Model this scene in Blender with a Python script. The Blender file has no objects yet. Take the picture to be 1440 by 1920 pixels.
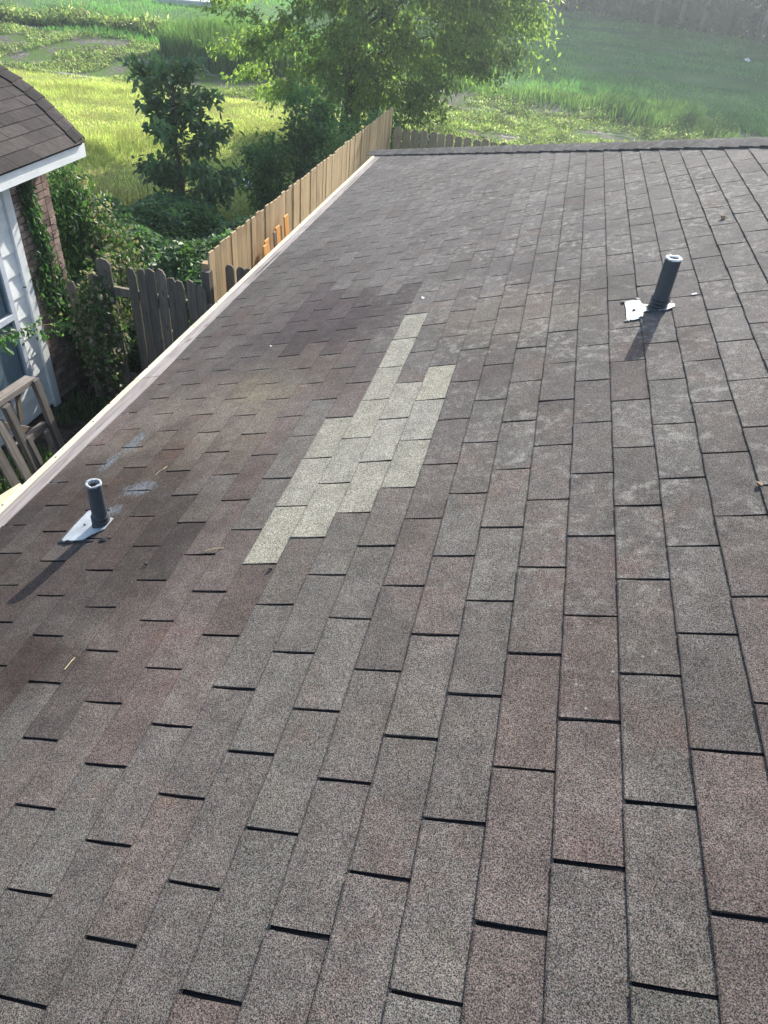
import bpy, math, random
import numpy as np
from mathutils import Matrix, Vector
rnd = random.Random(7)
rng = np.random.default_rng(11)
scene = bpy.context.scene
R = math.radians

# ------------------------------------------------------------------ camera, sky, sun, exposure
cam_d = bpy.data.cameras.new('camera')
cam = bpy.data.objects.new('camera', cam_d)
scene.collection.objects.link(cam)
rows = [[0.9693084866, 0.2302809387, 0.0860915038],
        [0.2132902724, -0.6135462838, -0.7603079754],
        [-0.1222633121, 0.7553354533, -0.6438323039]]       # image right, image down, view direction
cx, cy, cz = Vector(rows[0]), -Vector(rows[1]), -Vector(rows[2])
M = Matrix((cx, cy, cz)).transposed().to_4x4()
M.translation = Vector((0.799, -1.489, 4.512))
cam.matrix_world = M
cam_d.sensor_fit = 'VERTICAL'
cam_d.sensor_height = 36.0
cam_d.sensor_width = 27.0
cam_d.lens = 1310.43 / 1920 * 36.0
cam_d.clip_end = 2000
cam_d.clip_start = 0.02
scene.camera = cam

SUN = Vector((0.187, 0.850, 0.494)).normalized()
EL = math.asin(SUN.z); AZ = math.atan2(SUN.x, SUN.y)
world = bpy.data.worlds.new('World'); scene.world = world
world.use_nodes = True
wn = world.node_tree
wn.nodes.clear()
sky = wn.nodes.new('ShaderNodeTexSky'); sky.sky_type = 'NISHITA'; sky.sun_disc = False
sky.sun_elevation = EL; sky.sun_rotation = AZ
sky.air_density = 1.0; sky.dust_density = 2.0; sky.ozone_density = 1.0
bg = wn.nodes.new('ShaderNodeBackground'); bg.inputs[1].default_value = 0.15
wo = wn.nodes.new('ShaderNodeOutputWorld')
wn.links.new(sky.outputs[0], bg.inputs[0]); wn.links.new(bg.outputs[0], wo.inputs[0])
sd = bpy.data.lights.new('sun', 'SUN'); sd.energy = 5.0; sd.angle = R(0.5); sd.color = (1.0, 0.95, 0.86)
so = bpy.data.objects.new('sun', sd); scene.collection.objects.link(so)
so.rotation_euler = SUN.to_track_quat('Z', 'Y').to_euler()
vs = scene.view_settings
vs.view_transform = 'Standard'; vs.look = 'None'; vs.exposure = 1.0; vs.gamma = 1.0
vs.use_curve_mapping = False
try:
    scene.cycles.volume_bounces = 0
    scene.cycles.max_bounces = 6
except Exception: pass

# ------------------------------------------------------------------ helpers
C = scene.collection
def link(o, parent=None):
    C.objects.link(o)
    if parent is not None: o.parent = parent
    return o
def tag(o, label=None, cat=None, group=None, kind=None):
    if label: o['label'] = label
    if cat: o['category'] = cat
    if group: o['group'] = group
    if kind: o['kind'] = kind
    return o
def empty(name, loc, label, cat, group=None, rot=(0, 0, 0)):
    o = bpy.data.objects.new(name, None); o.location = loc; o.rotation_euler = rot
    o.empty_display_size = 0.1
    link(o); return tag(o, label, cat, group)
def mesh_np(name, V, F, mat=None, smooth=False):
    """V (n,3); F list of arrays (m,k)"""
    if not isinstance(F, (list, tuple)): F = [F]
    V = np.asarray(V, dtype=np.float32)
    me = bpy.data.meshes.new(name)
    me.vertices.add(len(V)); me.vertices.foreach_set('co', V.ravel())
    F = [np.asarray(f, dtype=np.int32) for f in F if len(f)]
    loops = np.concatenate([f.ravel() for f in F])
    tot = np.concatenate([np.full(len(f), f.shape[1], dtype=np.int32) for f in F])
    start = np.concatenate([[0], np.cumsum(tot)[:-1]]).astype(np.int32)
    me.loops.add(len(loops)); me.loops.foreach_set('vertex_index', loops)
    me.polygons.add(len(tot)); me.polygons.foreach_set('loop_start', start)
    try: me.polygons.foreach_set('loop_total', tot)
    except Exception: pass
    me.update(calc_edges=True); me.validate()
    if smooth: me.polygons.foreach_set('use_smooth', np.ones(len(me.polygons), dtype=bool))
    if mat: me.materials.append(mat)
    return me
class MB:
    """collects polygons for one mesh"""
    def __init__(s): s.v = []; s.f = []
    def add(s, vs, fs):
        o = len(s.v); s.v += [tuple(v) for v in vs]; s.f += [tuple(i + o for i in f) for f in fs]
    def box(s, c, size, rot=None, taper=None):
        hx, hy, hz = [a / 2 for a in size]
        vs = [Vector((x * hx, y * hy, z * hz)) for z in (-1, 1) for y in (-1, 1) for x in (-1, 1)]
        if rot is not None: vs = [rot @ v for v in vs]
        c = Vector(c)
        s.add([v + c for v in vs], [(0, 2, 3, 1), (4, 5, 7, 6), (0, 1, 5, 4), (2, 6, 7, 3), (0, 4, 6, 2), (1, 3, 7, 5)])
    def beam(s, a, b, w, h, up=(0, 0, 1)):
        a = Vector(a); b = Vector(b); d = (b - a); L = d.length; d.normalize()
        x = d.cross(Vector(up)); 
        if x.length < 1e-4: x = d.cross(Vector((1, 0, 0)))
        x.normalize(); z = x.cross(d)
        s.box((a + b) / 2, (w, L, h), Matrix((x, d, z)).transposed())
    def prism(s, poly, ext):
        """poly: list of 3D points (planar), ext: vector"""
        n = len(poly); e = Vector(ext); p = [Vector(q) for q in poly]
        s.add(p + [q + e for q in p], [tuple(range(n))[::-1], tuple(range(n, 2 * n))] + [(i, (i + 1) % n, n + (i + 1) % n, n + i) for i in range(n)])
    def tube(s, pts, rad, n=6, cap=True):
        pts = [Vector(p) for p in pts]; o = len(s.v); m = len(pts)
        for i, p in enumerate(pts):
            d = (pts[min(i + 1, m - 1)] - pts[max(i - 1, 0)]); d.normalize()
            x = d.cross(Vector((0.31, 0.87, 0.39))); x.normalize(); y = d.cross(x)
            r = rad[i] if hasattr(rad, '__len__') else rad
            for k in range(n):
                t = 2 * math.pi * k / n
                s.v.append(tuple(p + x * (math.cos(t) * r) + y * (math.sin(t) * r)))
        for i in range(m - 1):
            for k in range(n):
                k2 = (k + 1) % n
                s.f.append((o + i * n + k, o + i * n + k2, o + (i + 1) * n + k2, o + (i + 1) * n + k))
        if cap:
            s.f.append(tuple(o + k for k in range(n))[::-1]); s.f.append(tuple(o + (m - 1) * n + k for k in range(n)))
    def lathe(s, prof, n=24, base=(0, 0, 0), closed=False, wob=None):
        o = len(s.v); b = Vector(base); m = len(prof)
        for i, (r, z) in enumerate(prof):
            for k in range(n):
                t = 2 * math.pi * k / n
                rr, zz = r, z
                if wob: rr, zz = wob(r, z, k, i)
                s.v.append((b.x + rr * math.cos(t), b.y + rr * math.sin(t), b.z + zz))
        for i in range(m - 1):
            for k in range(n):
                k2 = (k + 1) % n
                s.f.append((o + i * n + k, o + i * n + k2, o + (i + 1) * n + k2, o + (i + 1) * n + k))
    def mesh(s, name, mat, smooth=False):
        me = bpy.data.meshes.new(name); me.from_pydata(s.v, [], s.f); me.update()
        if mat: me.materials.append(mat)
        if smooth: me.polygons.foreach_set('use_smooth', np.ones(len(me.polygons), dtype=bool))
        return me
    def obj(s, name, mat, parent=None, smooth=False):
        return link(bpy.data.objects.new(name, s.mesh(name, mat, smooth)), parent)
def bevel(o, w=0.004, seg=1):
    md = o.modifiers.new('bevel', 'BEVEL'); md.width = w; md.segments = seg; md.limit_method = 'ANGLE'

# ------------------------------------------------------------------ materials
class NT:
    def __init__(s, name):
        s.m = bpy.data.materials.new(name); s.m.use_nodes = True
        s.t = s.m.node_tree; s.t.nodes.clear()
    def n(s, typ, **kw):
        nd = s.t.nodes.new(typ)
        for k, v in kw.items():
            if k.startswith('i_'): 
                key = k[2:]
                key = int(key) if key.isdigit() else key
                s.put(nd.inputs[key], v)
            else: setattr(nd, k, v)
        return nd
    def put(s, sock, v):
        if isinstance(v, bpy.types.NodeSocket): s.t.links.new(v, sock)
        else:
            if sock.type == 'RGBA' and hasattr(v, '__len__') and len(v) == 3: v = (*v, 1)
            sock.default_value = v
    def math(s, op, a, b=0.0, c=None, clamp=False):
        nd = s.t.nodes.new('ShaderNodeMath'); nd.operation = op; nd.use_clamp = clamp
        s.put(nd.inputs[0], a); s.put(nd.inputs[1], b)
        if c is not None: s.put(nd.inputs[2], c)
        return nd.outputs[0]
    def mix(s, f, a, b, typ='MIX'):
        nd = s.t.nodes.new('ShaderNodeMix'); nd.data_type = 'RGBA'; nd.blend_type = typ; nd.clamp_factor = True
        s.put(nd.inputs[0], f); s.put(nd.inputs[6], a); s.put(nd.inputs[7], b)
        return nd.outputs[2]
    def noise(s, vec, scale, detail=3, rough=0.55, dist=0.0):
        nd = s.t.nodes.new('ShaderNodeTexNoise'); nd.inputs['Scale'].default_value = scale
        nd.inputs['Detail'].default_value = detail; nd.inputs['Roughness'].default_value = rough
        nd.inputs['Distortion'].default_value = dist
        if vec is not None: s.t.links.new(vec, nd.inputs['Vector'])
        return nd.outputs['Fac']
    def ramp(s, f, a, b, lo=0.0, hi=1.0):
        nd = s.t.nodes.new('ShaderNodeMapRange'); nd.interpolation_type = 'SMOOTHSTEP'
        s.put(nd.inputs[0], f); s.put(nd.inputs[1], a); s.put(nd.inputs[2], b); s.put(nd.inputs[3], lo); s.put(nd.inputs[4], hi)
        return nd.outputs[0]
    def cr(s, f, stops):
        nd = s.t.nodes.new('ShaderNodeValToRGB'); e = nd.color_ramp.elements
        while len(e) < len(stops): e.new(0.5)
        for el, (p, c) in zip(e, stops): el.position = p; el.color = (*c, 1)
        s.put(nd.inputs[0], f); return nd.outputs[0]
    def map(s, vec, scale=(1, 1, 1), rot=(0, 0, 0), loc=(0, 0, 0)):
        nd = s.t.nodes.new('ShaderNodeMapping'); nd.inputs['Scale'].default_value = scale
        nd.inputs['Rotation'].default_value = rot; nd.inputs['Location'].default_value = loc
        s.t.links.new(vec, nd.inputs['Vector']); return nd.outputs[0]
    def bsdf(s, col, rough=0.8, spec=0.3, bump=None, strength=0.5, dist=0.01, **kw):
        b = s.t.nodes.new('ShaderNodeBsdfPrincipled')
        s.put(b.inputs['Base Color'], col); s.put(b.inputs['Roughness'], rough)
        s.put(b.inputs['Specular IOR Level'], spec)
        for k, v in kw.items(): s.put(b.inputs[k.replace('_', ' ')], v)
        if bump is not None:
            bn = s.t.nodes.new('ShaderNodeBump'); bn.inputs['Strength'].default_value = strength
            bn.inputs['Distance'].default_value = dist
            s.put(bn.inputs['Height'], bump); s.t.links.new(bn.outputs[0], b.inputs['Normal'])
        return b.outputs[0]
    def out(s, sh):
        o = s.t.nodes.new('ShaderNodeOutputMaterial'); s.t.links.new(sh, o.inputs[0]); return s.m
    def pos(s): return s.t.nodes.new('ShaderNodeNewGeometry').outputs['Position']
    def island(s): return s.t.nodes.new('ShaderNodeNewGeometry').outputs['Random Per Island']
    def orand(s): return s.t.nodes.new('ShaderNodeObjectInfo').outputs['Random']
    def ocoord(s): return s.t.nodes.new('ShaderNodeTexCoord').outputs['Object']

PITCH = R(20.0); Z0 = 2.85
ca, sa = math.cos(PITCH), math.sin(PITCH)
def W(U, V, N=0.0): return Vector((U * ca - N * sa, V, Z0 + U * sa + N * ca))

def roof_uv(t):
    """roof plane coordinates (up-slope, along courses) from the world position"""
    p = t.n('ShaderNodeSeparateXYZ'); t.t.links.new(t.pos(), p.inputs[0])
    u = t.math('ADD', t.math('MULTIPLY', p.outputs[0], ca), t.math('MULTIPLY', t.math('SUBTRACT', p.outputs[2], Z0), sa))
    return u, p.outputs[1]
def blob(t, u, v, cu, cv, ru, rv, shear=0.0):
    du = t.math('DIVIDE', t.math('SUBTRACT', u, cu), ru)
    dv = t.math('DIVIDE', t.math('SUBTRACT', t.math('SUBTRACT', v, cv), t.math('MULTIPLY', t.math('SUBTRACT', u, cu), shear)), rv)
    return t.math('ADD', t.math('MULTIPLY', du, du), t.math('MULTIPLY', dv, dv))

def shingle_mat(name, source):
    t = NT(name)
    if source == 'object': base = t.n('ShaderNodeObjectInfo').outputs['Color']
    else: base = t.n('ShaderNodeAttribute', attribute_name='tone').outputs['Color']
    pos = t.pos()
    u, v = roof_uv(t)
    warp = t.noise(pos, 5.0, 3)
    # granules
    g1 = t.noise(pos, 400.0, 2.0, 0.75)
    g2 = t.noise(pos, 120.0, 2.0, 0.7)
    gcol = t.n('ShaderNodeTexNoise'); gcol.inputs['Scale'].default_value = 260.0; gcol.inputs['Detail'].default_value = 1.0
    t.t.links.new(pos, gcol.inputs['Vector'])
    gf = t.ramp(g1, 0.36, 0.66, 0.12, 2.0)
    gf2 = t.ramp(g2, 0.3, 0.7, 0.80, 1.2)
    col = t.mix(1.0, base, t.n('ShaderNodeCombineColor', i_0=gf, i_1=gf, i_2=gf).outputs[0], 'MULTIPLY')
    col = t.mix(1.0, col, t.n('ShaderNodeCombineColor', i_0=gf2, i_1=gf2, i_2=gf2).outputs[0], 'MULTIPLY')
    col = t.mix(0.20, col, gcol.outputs['Color'], 'OVERLAY')
    newt = t.n('ShaderNodeSeparateColor'); t.put(newt.inputs[0], base)
    old = t.ramp(newt.outputs[0], 0.155, 0.20, 1.0, 0.15)          # new pale tabs are not weathered
    # blends of brown and grey granules that cross tab borders softly
    bl = t.noise(pos, 4.5, 4, 0.65)
    col = t.mix(t.math('MULTIPLY', t.ramp(bl, 0.52, 0.72), t.math('MULTIPLY', old, 0.75)), col, t.mix(1.0, col, (1.10, 0.90, 0.84), 'MULTIPLY'))
    col = t.mix(t.math('MULTIPLY', t.ramp(bl, 0.30, 0.48, 1.0, 0.0), t.math('MULTIPLY', old, 0.75)), col, t.mix(1.0, col, (1.06, 1.06, 1.0), 'MULTIPLY'))
    fl = t.ramp(t.noise(pos, 14.0, 4, 0.7), 0.3, 0.7, 0.84, 1.16)
    col = t.mix(1.0, col, t.n('ShaderNodeCombineColor', i_0=fl, i_1=fl, i_2=fl).outputs[0], 'MULTIPLY')
    # broad weathering
    w = t.noise(pos, 1.7, 4, 0.6)
    wf = t.ramp(w, 0.3, 0.72, 0.80, 1.17)
    wf = t.math('ADD', t.math('MULTIPLY', t.math('SUBTRACT', wf, 1.0), old), 1.0)
    col = t.mix(1.0, col, t.n('ShaderNodeCombineColor', i_0=wf, i_1=wf, i_2=wf).outputs[0], 'MULTIPLY')
    # damp dark runs around the lower vent pipe and mid roof
    def stain(col, cu, cv, ru, rv, amt, tint, shear=0.0, edge=0.5):
        d = t.math('ADD', blob(t, u, v, cu, cv, ru, rv, shear), t.math('MULTIPLY', t.math('SUBTRACT', warp, 0.5), 2.4))
        f = t.math('MULTIPLY', t.ramp(d, 1.0 - edge, 1.0 + edge, 1.0, 0.0), t.math('MULTIPLY', old, amt))
        return t.mix(f, col, t.mix(1.0, col, tint, 'MULTIPLY'))
    col = stain(col, -0.68, 0.12, 0.50, 0.85, 1.0, (0.55, 0.51, 0.51), 0.0, 0.7)
    col = stain(col, -0.30, 2.02, 0.46, 0.50, 0.75, (0.66, 0.60, 0.66), -0.25, 0.7)
    col = stain(col, -0.85, 2.6, 0.35, 1.2, 0.55, (0.74, 0.70, 0.70))
    col = stain(col, -0.62, -0.42, 0.5, 0.12, 0.6, (0.7, 0.62, 0.60))
    # soft-edged patches tinted a paler, warmer tan
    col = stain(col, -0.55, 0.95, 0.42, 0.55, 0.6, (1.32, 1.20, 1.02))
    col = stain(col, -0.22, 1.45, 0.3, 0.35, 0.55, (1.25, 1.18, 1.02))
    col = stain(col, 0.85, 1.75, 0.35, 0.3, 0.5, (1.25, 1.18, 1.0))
    # lichen: pale blotches, many on the upper and far part
    l1 = t.noise(pos, 24.0, 6, 0.70, 0.15)
    l2 = t.noise(pos, 3.2, 2)
    lich = t.math('MULTIPLY', t.ramp(l1, 0.47, 0.68), t.ramp(l2, 0.34, 0.60))
    side = t.ramp(t.math('ADD', u, t.math('MULTIPLY', v, 0.28)), 0.35, 1.3, 0.12, 1.0)
    near = t.ramp(v, -0.6, 0.5, 0.25, 1.0)
    lf = t.math('MULTIPLY', t.math('MULTIPLY', lich, t.math('MULTIPLY', side, near)), t.math('MULTIPLY', old, 0.62))
    col = t.mix(lf, col, t.mix(0.55, (0.25, 0.24, 0.22), t.mix(1.0, (0.30, 0.29, 0.26), t.n('ShaderNodeCombineColor', i_0=gf, i_1=gf, i_2=gf).outputs[0], 'MULTIPLY')))
    # small white specks
    sp = t.n('ShaderNodeTexVoronoi'); sp.inputs['Scale'].default_value = 26.0
    t.t.links.new(pos, sp.inputs['Vector'])
    spk = t.math('MULTIPLY', t.ramp(sp.outputs['Distance'], 0.05, 0.12, 1.0, 0.0), t.ramp(l2, 0.5, 0.62))
    col = t.mix(t.math('MULTIPLY', t.math('MULTIPLY', spk, side), t.math('MULTIPLY', old, 0.5)), col, (0.40, 0.39, 0.37))
    # grey-blue sealant smears left by a brush
    for cu, cv, ru, rv in ((-0.575, 0.50, 0.085, 0.055), (-0.84, 0.90, 0.035, 0.10), (-0.885, 0.74, 0.035, 0.08), (-0.62, 0.36, 0.05, 0.04)):
        d = t.math('ADD', blob(t, u, v, cu, cv, ru, rv), t.math('MULTIPLY', t.math('SUBTRACT', t.noise(pos, 60, 3, 0.7), 0.5), 4.5))
        col = t.mix(t.math('MULTIPLY', t.ramp(d, 0.2, 1.3, 0.9, 0.0), t.ramp(g1, 0.42, 0.56)), col, t.mix(t.ramp(g2, .4, .6), (0.10, 0.115, 0.135), (0.27, 0.30, 0.335)))
    eg = t.n('ShaderNodeAttribute', attribute_name='worn').outputs['Fac']
    ef = t.math('MULTIPLY', t.ramp(t.math('ADD', eg, t.math('MULTIPLY', t.math('SUBTRACT', g2, 0.5), 0.9)), 0.35, 0.75), 0.62)
    col = t.mix(ef, col, t.mix(1.0, col, (0.34, 0.32, 0.32), 'MULTIPLY'))
    bump = t.math('ADD', t.math('MULTIPLY', g1, 0.8), t.math('MULTIPLY', g2, 0.6))
    sh = t.bsdf(col, 0.92, 0.25, bump, 0.55, 0.0022)
    return t.out(sh)
M_SH_OBJ = shingle_mat('asphalt_shingle', 'object')
M_SH_ATT = shingle_mat('asphalt_shingle_field', 'attr')

def simple(name, col, rough=0.8, spec=0.3, var=0.25, scale=8.0, bumps=0.3, bdist=0.004, stretch=(1, 1, 1), coords='pos', orand=0.0, tint2=None, **kw):
    t = NT(name)
    c = t.pos() if coords == 'pos' else t.ocoord()
    if orand:
        r = t.orand()
        off = t.n('ShaderNodeVectorMath', operation='ADD')
        t.put(off.inputs[0], c)
        cmb = t.n('ShaderNodeCombineXYZ', i_0=t.math('MULTIPLY', r, 37.0), i_1=t.math('MULTIPLY', r, 71.0), i_2=t.math('MULTIPLY', r, 53.0))
        t.put(off.inputs[1], cmb.outputs[0]); c = off.outputs[0]
    cm = t.map(c, stretch)
    n = t.noise(cm, scale, 4, 0.6)
    n2 = t.noise(cm, scale * 6, 3, 0.6)
    f = t.ramp(t.math('ADD', t.math('MULTIPLY', n, 0.7), t.math('MULTIPLY', n2, 0.3)), 0.3, 0.7, 1 - var, 1 + var)
    if orand:
        f = t.math('MULTIPLY', f, t.math('ADD', t.math('MULTIPLY', t.orand(), orand * 2), 1 - orand))
    base = col if tint2 is None else t.mix(t.ramp(t.noise(cm, scale * 0.5, 2), 0.4, 0.6), col, tint2)
    cc = t.mix(1.0, base, t.n('ShaderNodeCombineColor', i_0=f, i_1=f, i_2=f).outputs[0], 'MULTIPLY')
    return t.out(t.bsdf(cc, rough, spec, n2, bumps, bdist, **kw))

def wood(name, c1, c2, dark, grain=1.0, axis=2, orand=0.15, rough=0.8, knots=True, coords='obj'):
    """grain runs along the axis of the object"""
    t = NT(name)
    c = t.ocoord() if coords == 'obj' else t.pos()
    r = t.orand()
    off = t.n('ShaderNodeVectorMath', operation='ADD'); t.put(off.inputs[0], c)
    cmb = t.n('ShaderNodeCombineXYZ', i_0=t.math('MULTIPLY', r, 37.0), i_1=t.math('MULTIPLY', r, 71.0), i_2=t.math('MULTIPLY', r, 53.0))
    t.put(off.inputs[1], cmb.outputs[0])
    sc = [22.0, 22.0, 22.0]; sc[axis] = 1.1
    cm = t.map(off.outputs[0], sc)
    g = t.noise(cm, 1.6 * grain, 5, 0.65, 0.8)
    g2 = t.noise(cm, 6.5 * grain, 3, 0.6)
    big = t.noise(off.outputs[0], 2.2, 3)
    col = t.mix(t.ramp(g, 0.35, 0.65), c1, c2)
    col = t.mix(t.math('MULTIPLY', t.ramp(g2, 0.52, 0.72), 0.6), col, dark)
    col = t.mix(t.math('MULTIPLY', t.ramp(big, 0.5, 0.72), 0.4), col, dark)
    f = t.math('ADD', t.math('MULTIPLY', r, orand * 2), 1 - orand)
    col = t.mix(1.0, col, t.n('ShaderNodeCombineColor', i_0=f, i_1=f, i_2=f).outputs[0], 'MULTIPLY')
    if knots:
        sc2 = [9.0, 9.0, 9.0]; sc2[axis] = 3.2
        vo = t.n('ShaderNodeTexVoronoi'); vo.inputs['Scale'].default_value = 1.0
        t.t.links.new(t.map(off.outputs[0], sc2), vo.inputs['Vector'])
        col = t.mix(t.ramp(vo.outputs['Distance'], 0.05, 0.16, 0.7, 0.0), col, dark)
    return t.out(t.bsdf(col, rough, 0.2, g2, 0.4, 0.003))

M_DECK = simple('tar_underlay', (0.012, 0.012, 0.014), 0.9, 0.2, 0.4, 200, 0.4, 0.002)
M_OLDWOOD_H = wood('weathered_decking', (0.26, 0.225, 0.215), (0.40, 0.36, 0.335), (0.11, 0.085, 0.085), 1.0, 1)
M_NEWWOOD_H = wood('new_pine_strip', (0.76, 0.69, 0.50), (0.72, 0.63, 0.43), (0.60, 0.48, 0.30), 0.6, 1, 0.04, 0.65, False)
M_TAN = wood('tan_cedar_picket', (0.39, 0.285, 0.165), (0.50, 0.375, 0.225), (0.23, 0.15, 0.08), 0.8, 2, 0.16)
M_GREYWOOD = wood('grey_weathered_picket', (0.145, 0.122, 0.10), (0.225, 0.19, 0.155), (0.055, 0.046, 0.038), 1.0, 2, 0.25)
M_BACKWOOD = wood('grey_brown_picket', (0.24, 0.205, 0.15), (0.33, 0.285, 0.21), (0.08, 0.07, 0.055), 1.0, 2, 0.2)
M_PALLET = wood('silvery_pallet_wood', (0.13, 0.115, 0.103), (0.22, 0.198, 0.178), (0.09, 0.075, 0.065), 1.0, 2, 0.25)
M_PALLET_H = wood('silvery_pallet_rail', (0.15, 0.135, 0.12), (0.24, 0.215, 0.195), (0.08, 0.065, 0.058), 1.0, 1, 0.2)
M_ORANGE = wood('orange_cedar_board', (0.62, 0.29, 0.085), (0.70, 0.37, 0.13), (0.42, 0.18, 0.05), 0.7, 2, 0.15, 0.7, False)
M_NAIL = simple('nail_head', (0.05, 0.045, 0.04), 0.5, 0.5, 0.1)
M_WHITE = simple('white_paint', (0.82, 0.83, 0.82), 0.55, 0.4, 0.07, 5, 0.2, 0.002)
M_SIDING = simple('white_siding', (0.80, 0.81, 0.80), 0.6, 0.35, 0.06, 4, 0.2, 0.002, (1, 0.15, 3))
M_WALL = simple('cream_wall', (0.62, 0.59, 0.54), 0.9, 0.2, 0.2, 12)
M_MORTAR = simple('mortar', (0.33, 0.30, 0.27), 0.95, 0.1, 0.15, 40)
M_BRICK = simple('brown_pink_brick', (0.36, 0.265, 0.22), 0.9, 0.2, 0.22, 18, 0.4, 0.003, orand=0.38, tint2=(0.24, 0.165, 0.14))
M_PIPE = simple('grey_painted_pipe', (0.055, 0.066, 0.078), 0.42, 0.5, 0.22, 25, 0.25, 0.001, (1, 1, 0.4))
M_RUBBER = simple('black_rubber_boot', (0.036, 0.042, 0.048), 0.5, 0.5, 0.25, 40)
M_RIM = simple('chipped_pale_rim', (0.27, 0.295, 0.32), 0.6, 0.4, 0.5, 90, 0.4, 0.002)
M_RIMW = simple('chipped_white_rim', (0.85, 0.86, 0.84), 0.6, 0.4, 0.15, 60, 0.4, 0.002)
M_INSIDE = simple('pipe_inside', (0.14, 0.115, 0.10), 0.9, 0.1, 0.4, 40)
M_FLASH = simple('dull_metal_flashing', (0.42, 0.45, 0.475), 0.5, 0.5, 0.22, 14, 0.3, 0.002, Metallic=0.25)
M_FLASHW = simple('white_metal_flashing', (0.44, 0.46, 0.475), 0.5, 0.5, 0.45, 45, 0.3, 0.002, Metallic=0.1)
M_TAR = simple('tar_sealant', (0.022, 0.025, 0.03), 0.45, 0.5, 0.4, 70, 0.7, 0.004)
M_BARK = simple('tree_bark', (0.085, 0.07, 0.055), 0.95, 0.1, 0.4, 9, 0.9, 0.02, (1, 1, 0.25))
M_BARKP = simple('pale_tree_bark', (0.20, 0.19, 0.175), 0.95, 0.1, 0.35, 3, 0.6, 0.02, (1, 1, 0.25))
M_STEM = simple('twig_bark', (0.13, 0.10, 0.075), 0.9, 0.15, 0.3, 30)
M_ALU = simple('white_window_frame', (0.62, 0.66, 0.72), 0.4, 0.5, 0.06, 10)
M_BLIND = simple('window_blind', (0.62, 0.66, 0.68), 0.6, 0.3, 0.08, 20)
M_DARK = simple('dark_room', (0.02, 0.022, 0.025), 0.9, 0.1, 0.1)
M_DRY = simple('dry_leaf', (0.36, 0.23, 0.14), 0.85, 0.2, 0.3, 60)
M_STRAW = simple('straw_twig', (0.55, 0.47, 0.25), 0.85, 0.2, 0.2, 60)
M_CHIP = simple('white_chip', (0.8, 0.8, 0.8), 0.6, 0.4, 0.1)
M_CONC = simple('pale_concrete', (0.52, 0.52, 0.51), 0.9, 0.2, 0.15, 3)
def glass():
    t = NT('window_glass')
    g = t.n('ShaderNodeBsdfGlossy'); g.inputs['Color'].default_value = (0.8, 0.85, 0.9, 1); g.inputs['Roughness'].default_value = 0.03
    tr = t.n('ShaderNodeBsdfTransparent'); tr.inputs[0].default_value = (0.75, 0.80, 0.82, 1)
    fr = t.n('ShaderNodeFresnel'); fr.inputs[0].default_value = 1.5
    mx = t.n('ShaderNodeMixShader'); t.put(mx.inputs[0], t.math('MULTIPLY', t.math('ADD', fr.outputs[0], 0.04), t.math('SUBTRACT', 1.0, t.n('ShaderNodeNewGeometry').outputs['Backfacing']))); t.t.links.new(tr.outputs[0], mx.inputs[1]); t.t.links.new(g.outputs[0], mx.inputs[2])
    return t.out(mx.outputs[0])
M_GLASS = glass()

def leaf_mat(name, stops, trans=0.45, rough=0.5, use_obj=False, clump=1.2, dark=0.25, spec=0.35):
    t = NT(name)
    r = t.orand() if use_obj else t.island()
    col = t.cr(r, stops)
    n = t.noise(t.pos(), clump, 2)
    f = t.ramp(n, 0.3, 0.7, 1 - dark, 1 + dark)
    col = t.mix(1.0, col, t.n('ShaderNodeCombineColor', i_0=f, i_1=f, i_2=f).outputs[0], 'MULTIPLY')
    b = t.n('ShaderNodeBsdfPrincipled'); t.put(b.inputs['Base Color'], col); b.inputs['Roughness'].default_value = rough
    b.inputs['Specular IOR Level'].default_value = spec
    tl = t.n('ShaderNodeBsdfTranslucent')
    tc = t.mix(1.0, col, (1.9, 2.1, 1.15), 'MULTIPLY')
    t.put(tl.inputs[0], tc)
    mx = t.n('ShaderNodeMixShader'); mx.inputs[0].default_value = trans
    t.t.links.new(b.outputs[0], mx.inputs[1]); t.t.links.new(tl.outputs[0], mx.inputs[2])
    return t.out(mx.outputs[0])
M_LF_TREE = leaf_mat('big_tree_leaf', [(0, (0.09, 0.145, 0.045)), (0.5, (0.14, 0.205, 0.065)), (1, (0.22, 0.275, 0.09))], 0.58)
M_LF_SAP = leaf_mat('sapling_leaf', [(0, (0.07, 0.14, 0.068)), (0.6, (0.095, 0.175, 0.082)), (1, (0.14, 0.22, 0.095))], 0.25, 0.4)
M_LF_SAPO = leaf_mat('sapling_big_leaf', [(0, (0.07, 0.14, 0.068)), (0.6, (0.095, 0.175, 0.082)), (1, (0.14, 0.22, 0.095))], 0.25, 0.4, True)
M_LF_SHRUB = leaf_mat('shrub_leaf', [(0, (0.055, 0.13, 0.045)), (0.5, (0.08, 0.175, 0.06)), (1, (0.13, 0.225, 0.08))], 0.4)
M_LF_UNDER = leaf_mat('undergrowth_leaf', [(0, (0.06, 0.125, 0.055)), (0.6, (0.085, 0.175, 0.065)), (1, (0.14, 0.23, 0.085))], 0.3, clump=2.0, dark=0.35)
M_LF_VINE = leaf_mat('vine_leaf', [(0, (0.05, 0.10, 0.03)), (0.55, (0.08, 0.15, 0.05)), (0.66, (0.16, 0.20, 0.08)), (0.72, (0.22, 0.19, 0.13)), (1, (0.30, 0.27, 0.21))], 0.3)
M_LF_IVY = leaf_mat('ivy_leaf', [(0, (0.03, 0.08, 0.03)), (0.6, (0.05, 0.12, 0.04)), (1, (0.10, 0.18, 0.06))], 0.3)
M_LF_FAR = leaf_mat('far_wood_leaf', [(0, (0.016, 0.030, 0.018)), (0.6, (0.024, 0.042, 0.022)), (1, (0.04, 0.06, 0.028))], 0.15, 0.95, clump=0.3, spec=0.0)
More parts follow.
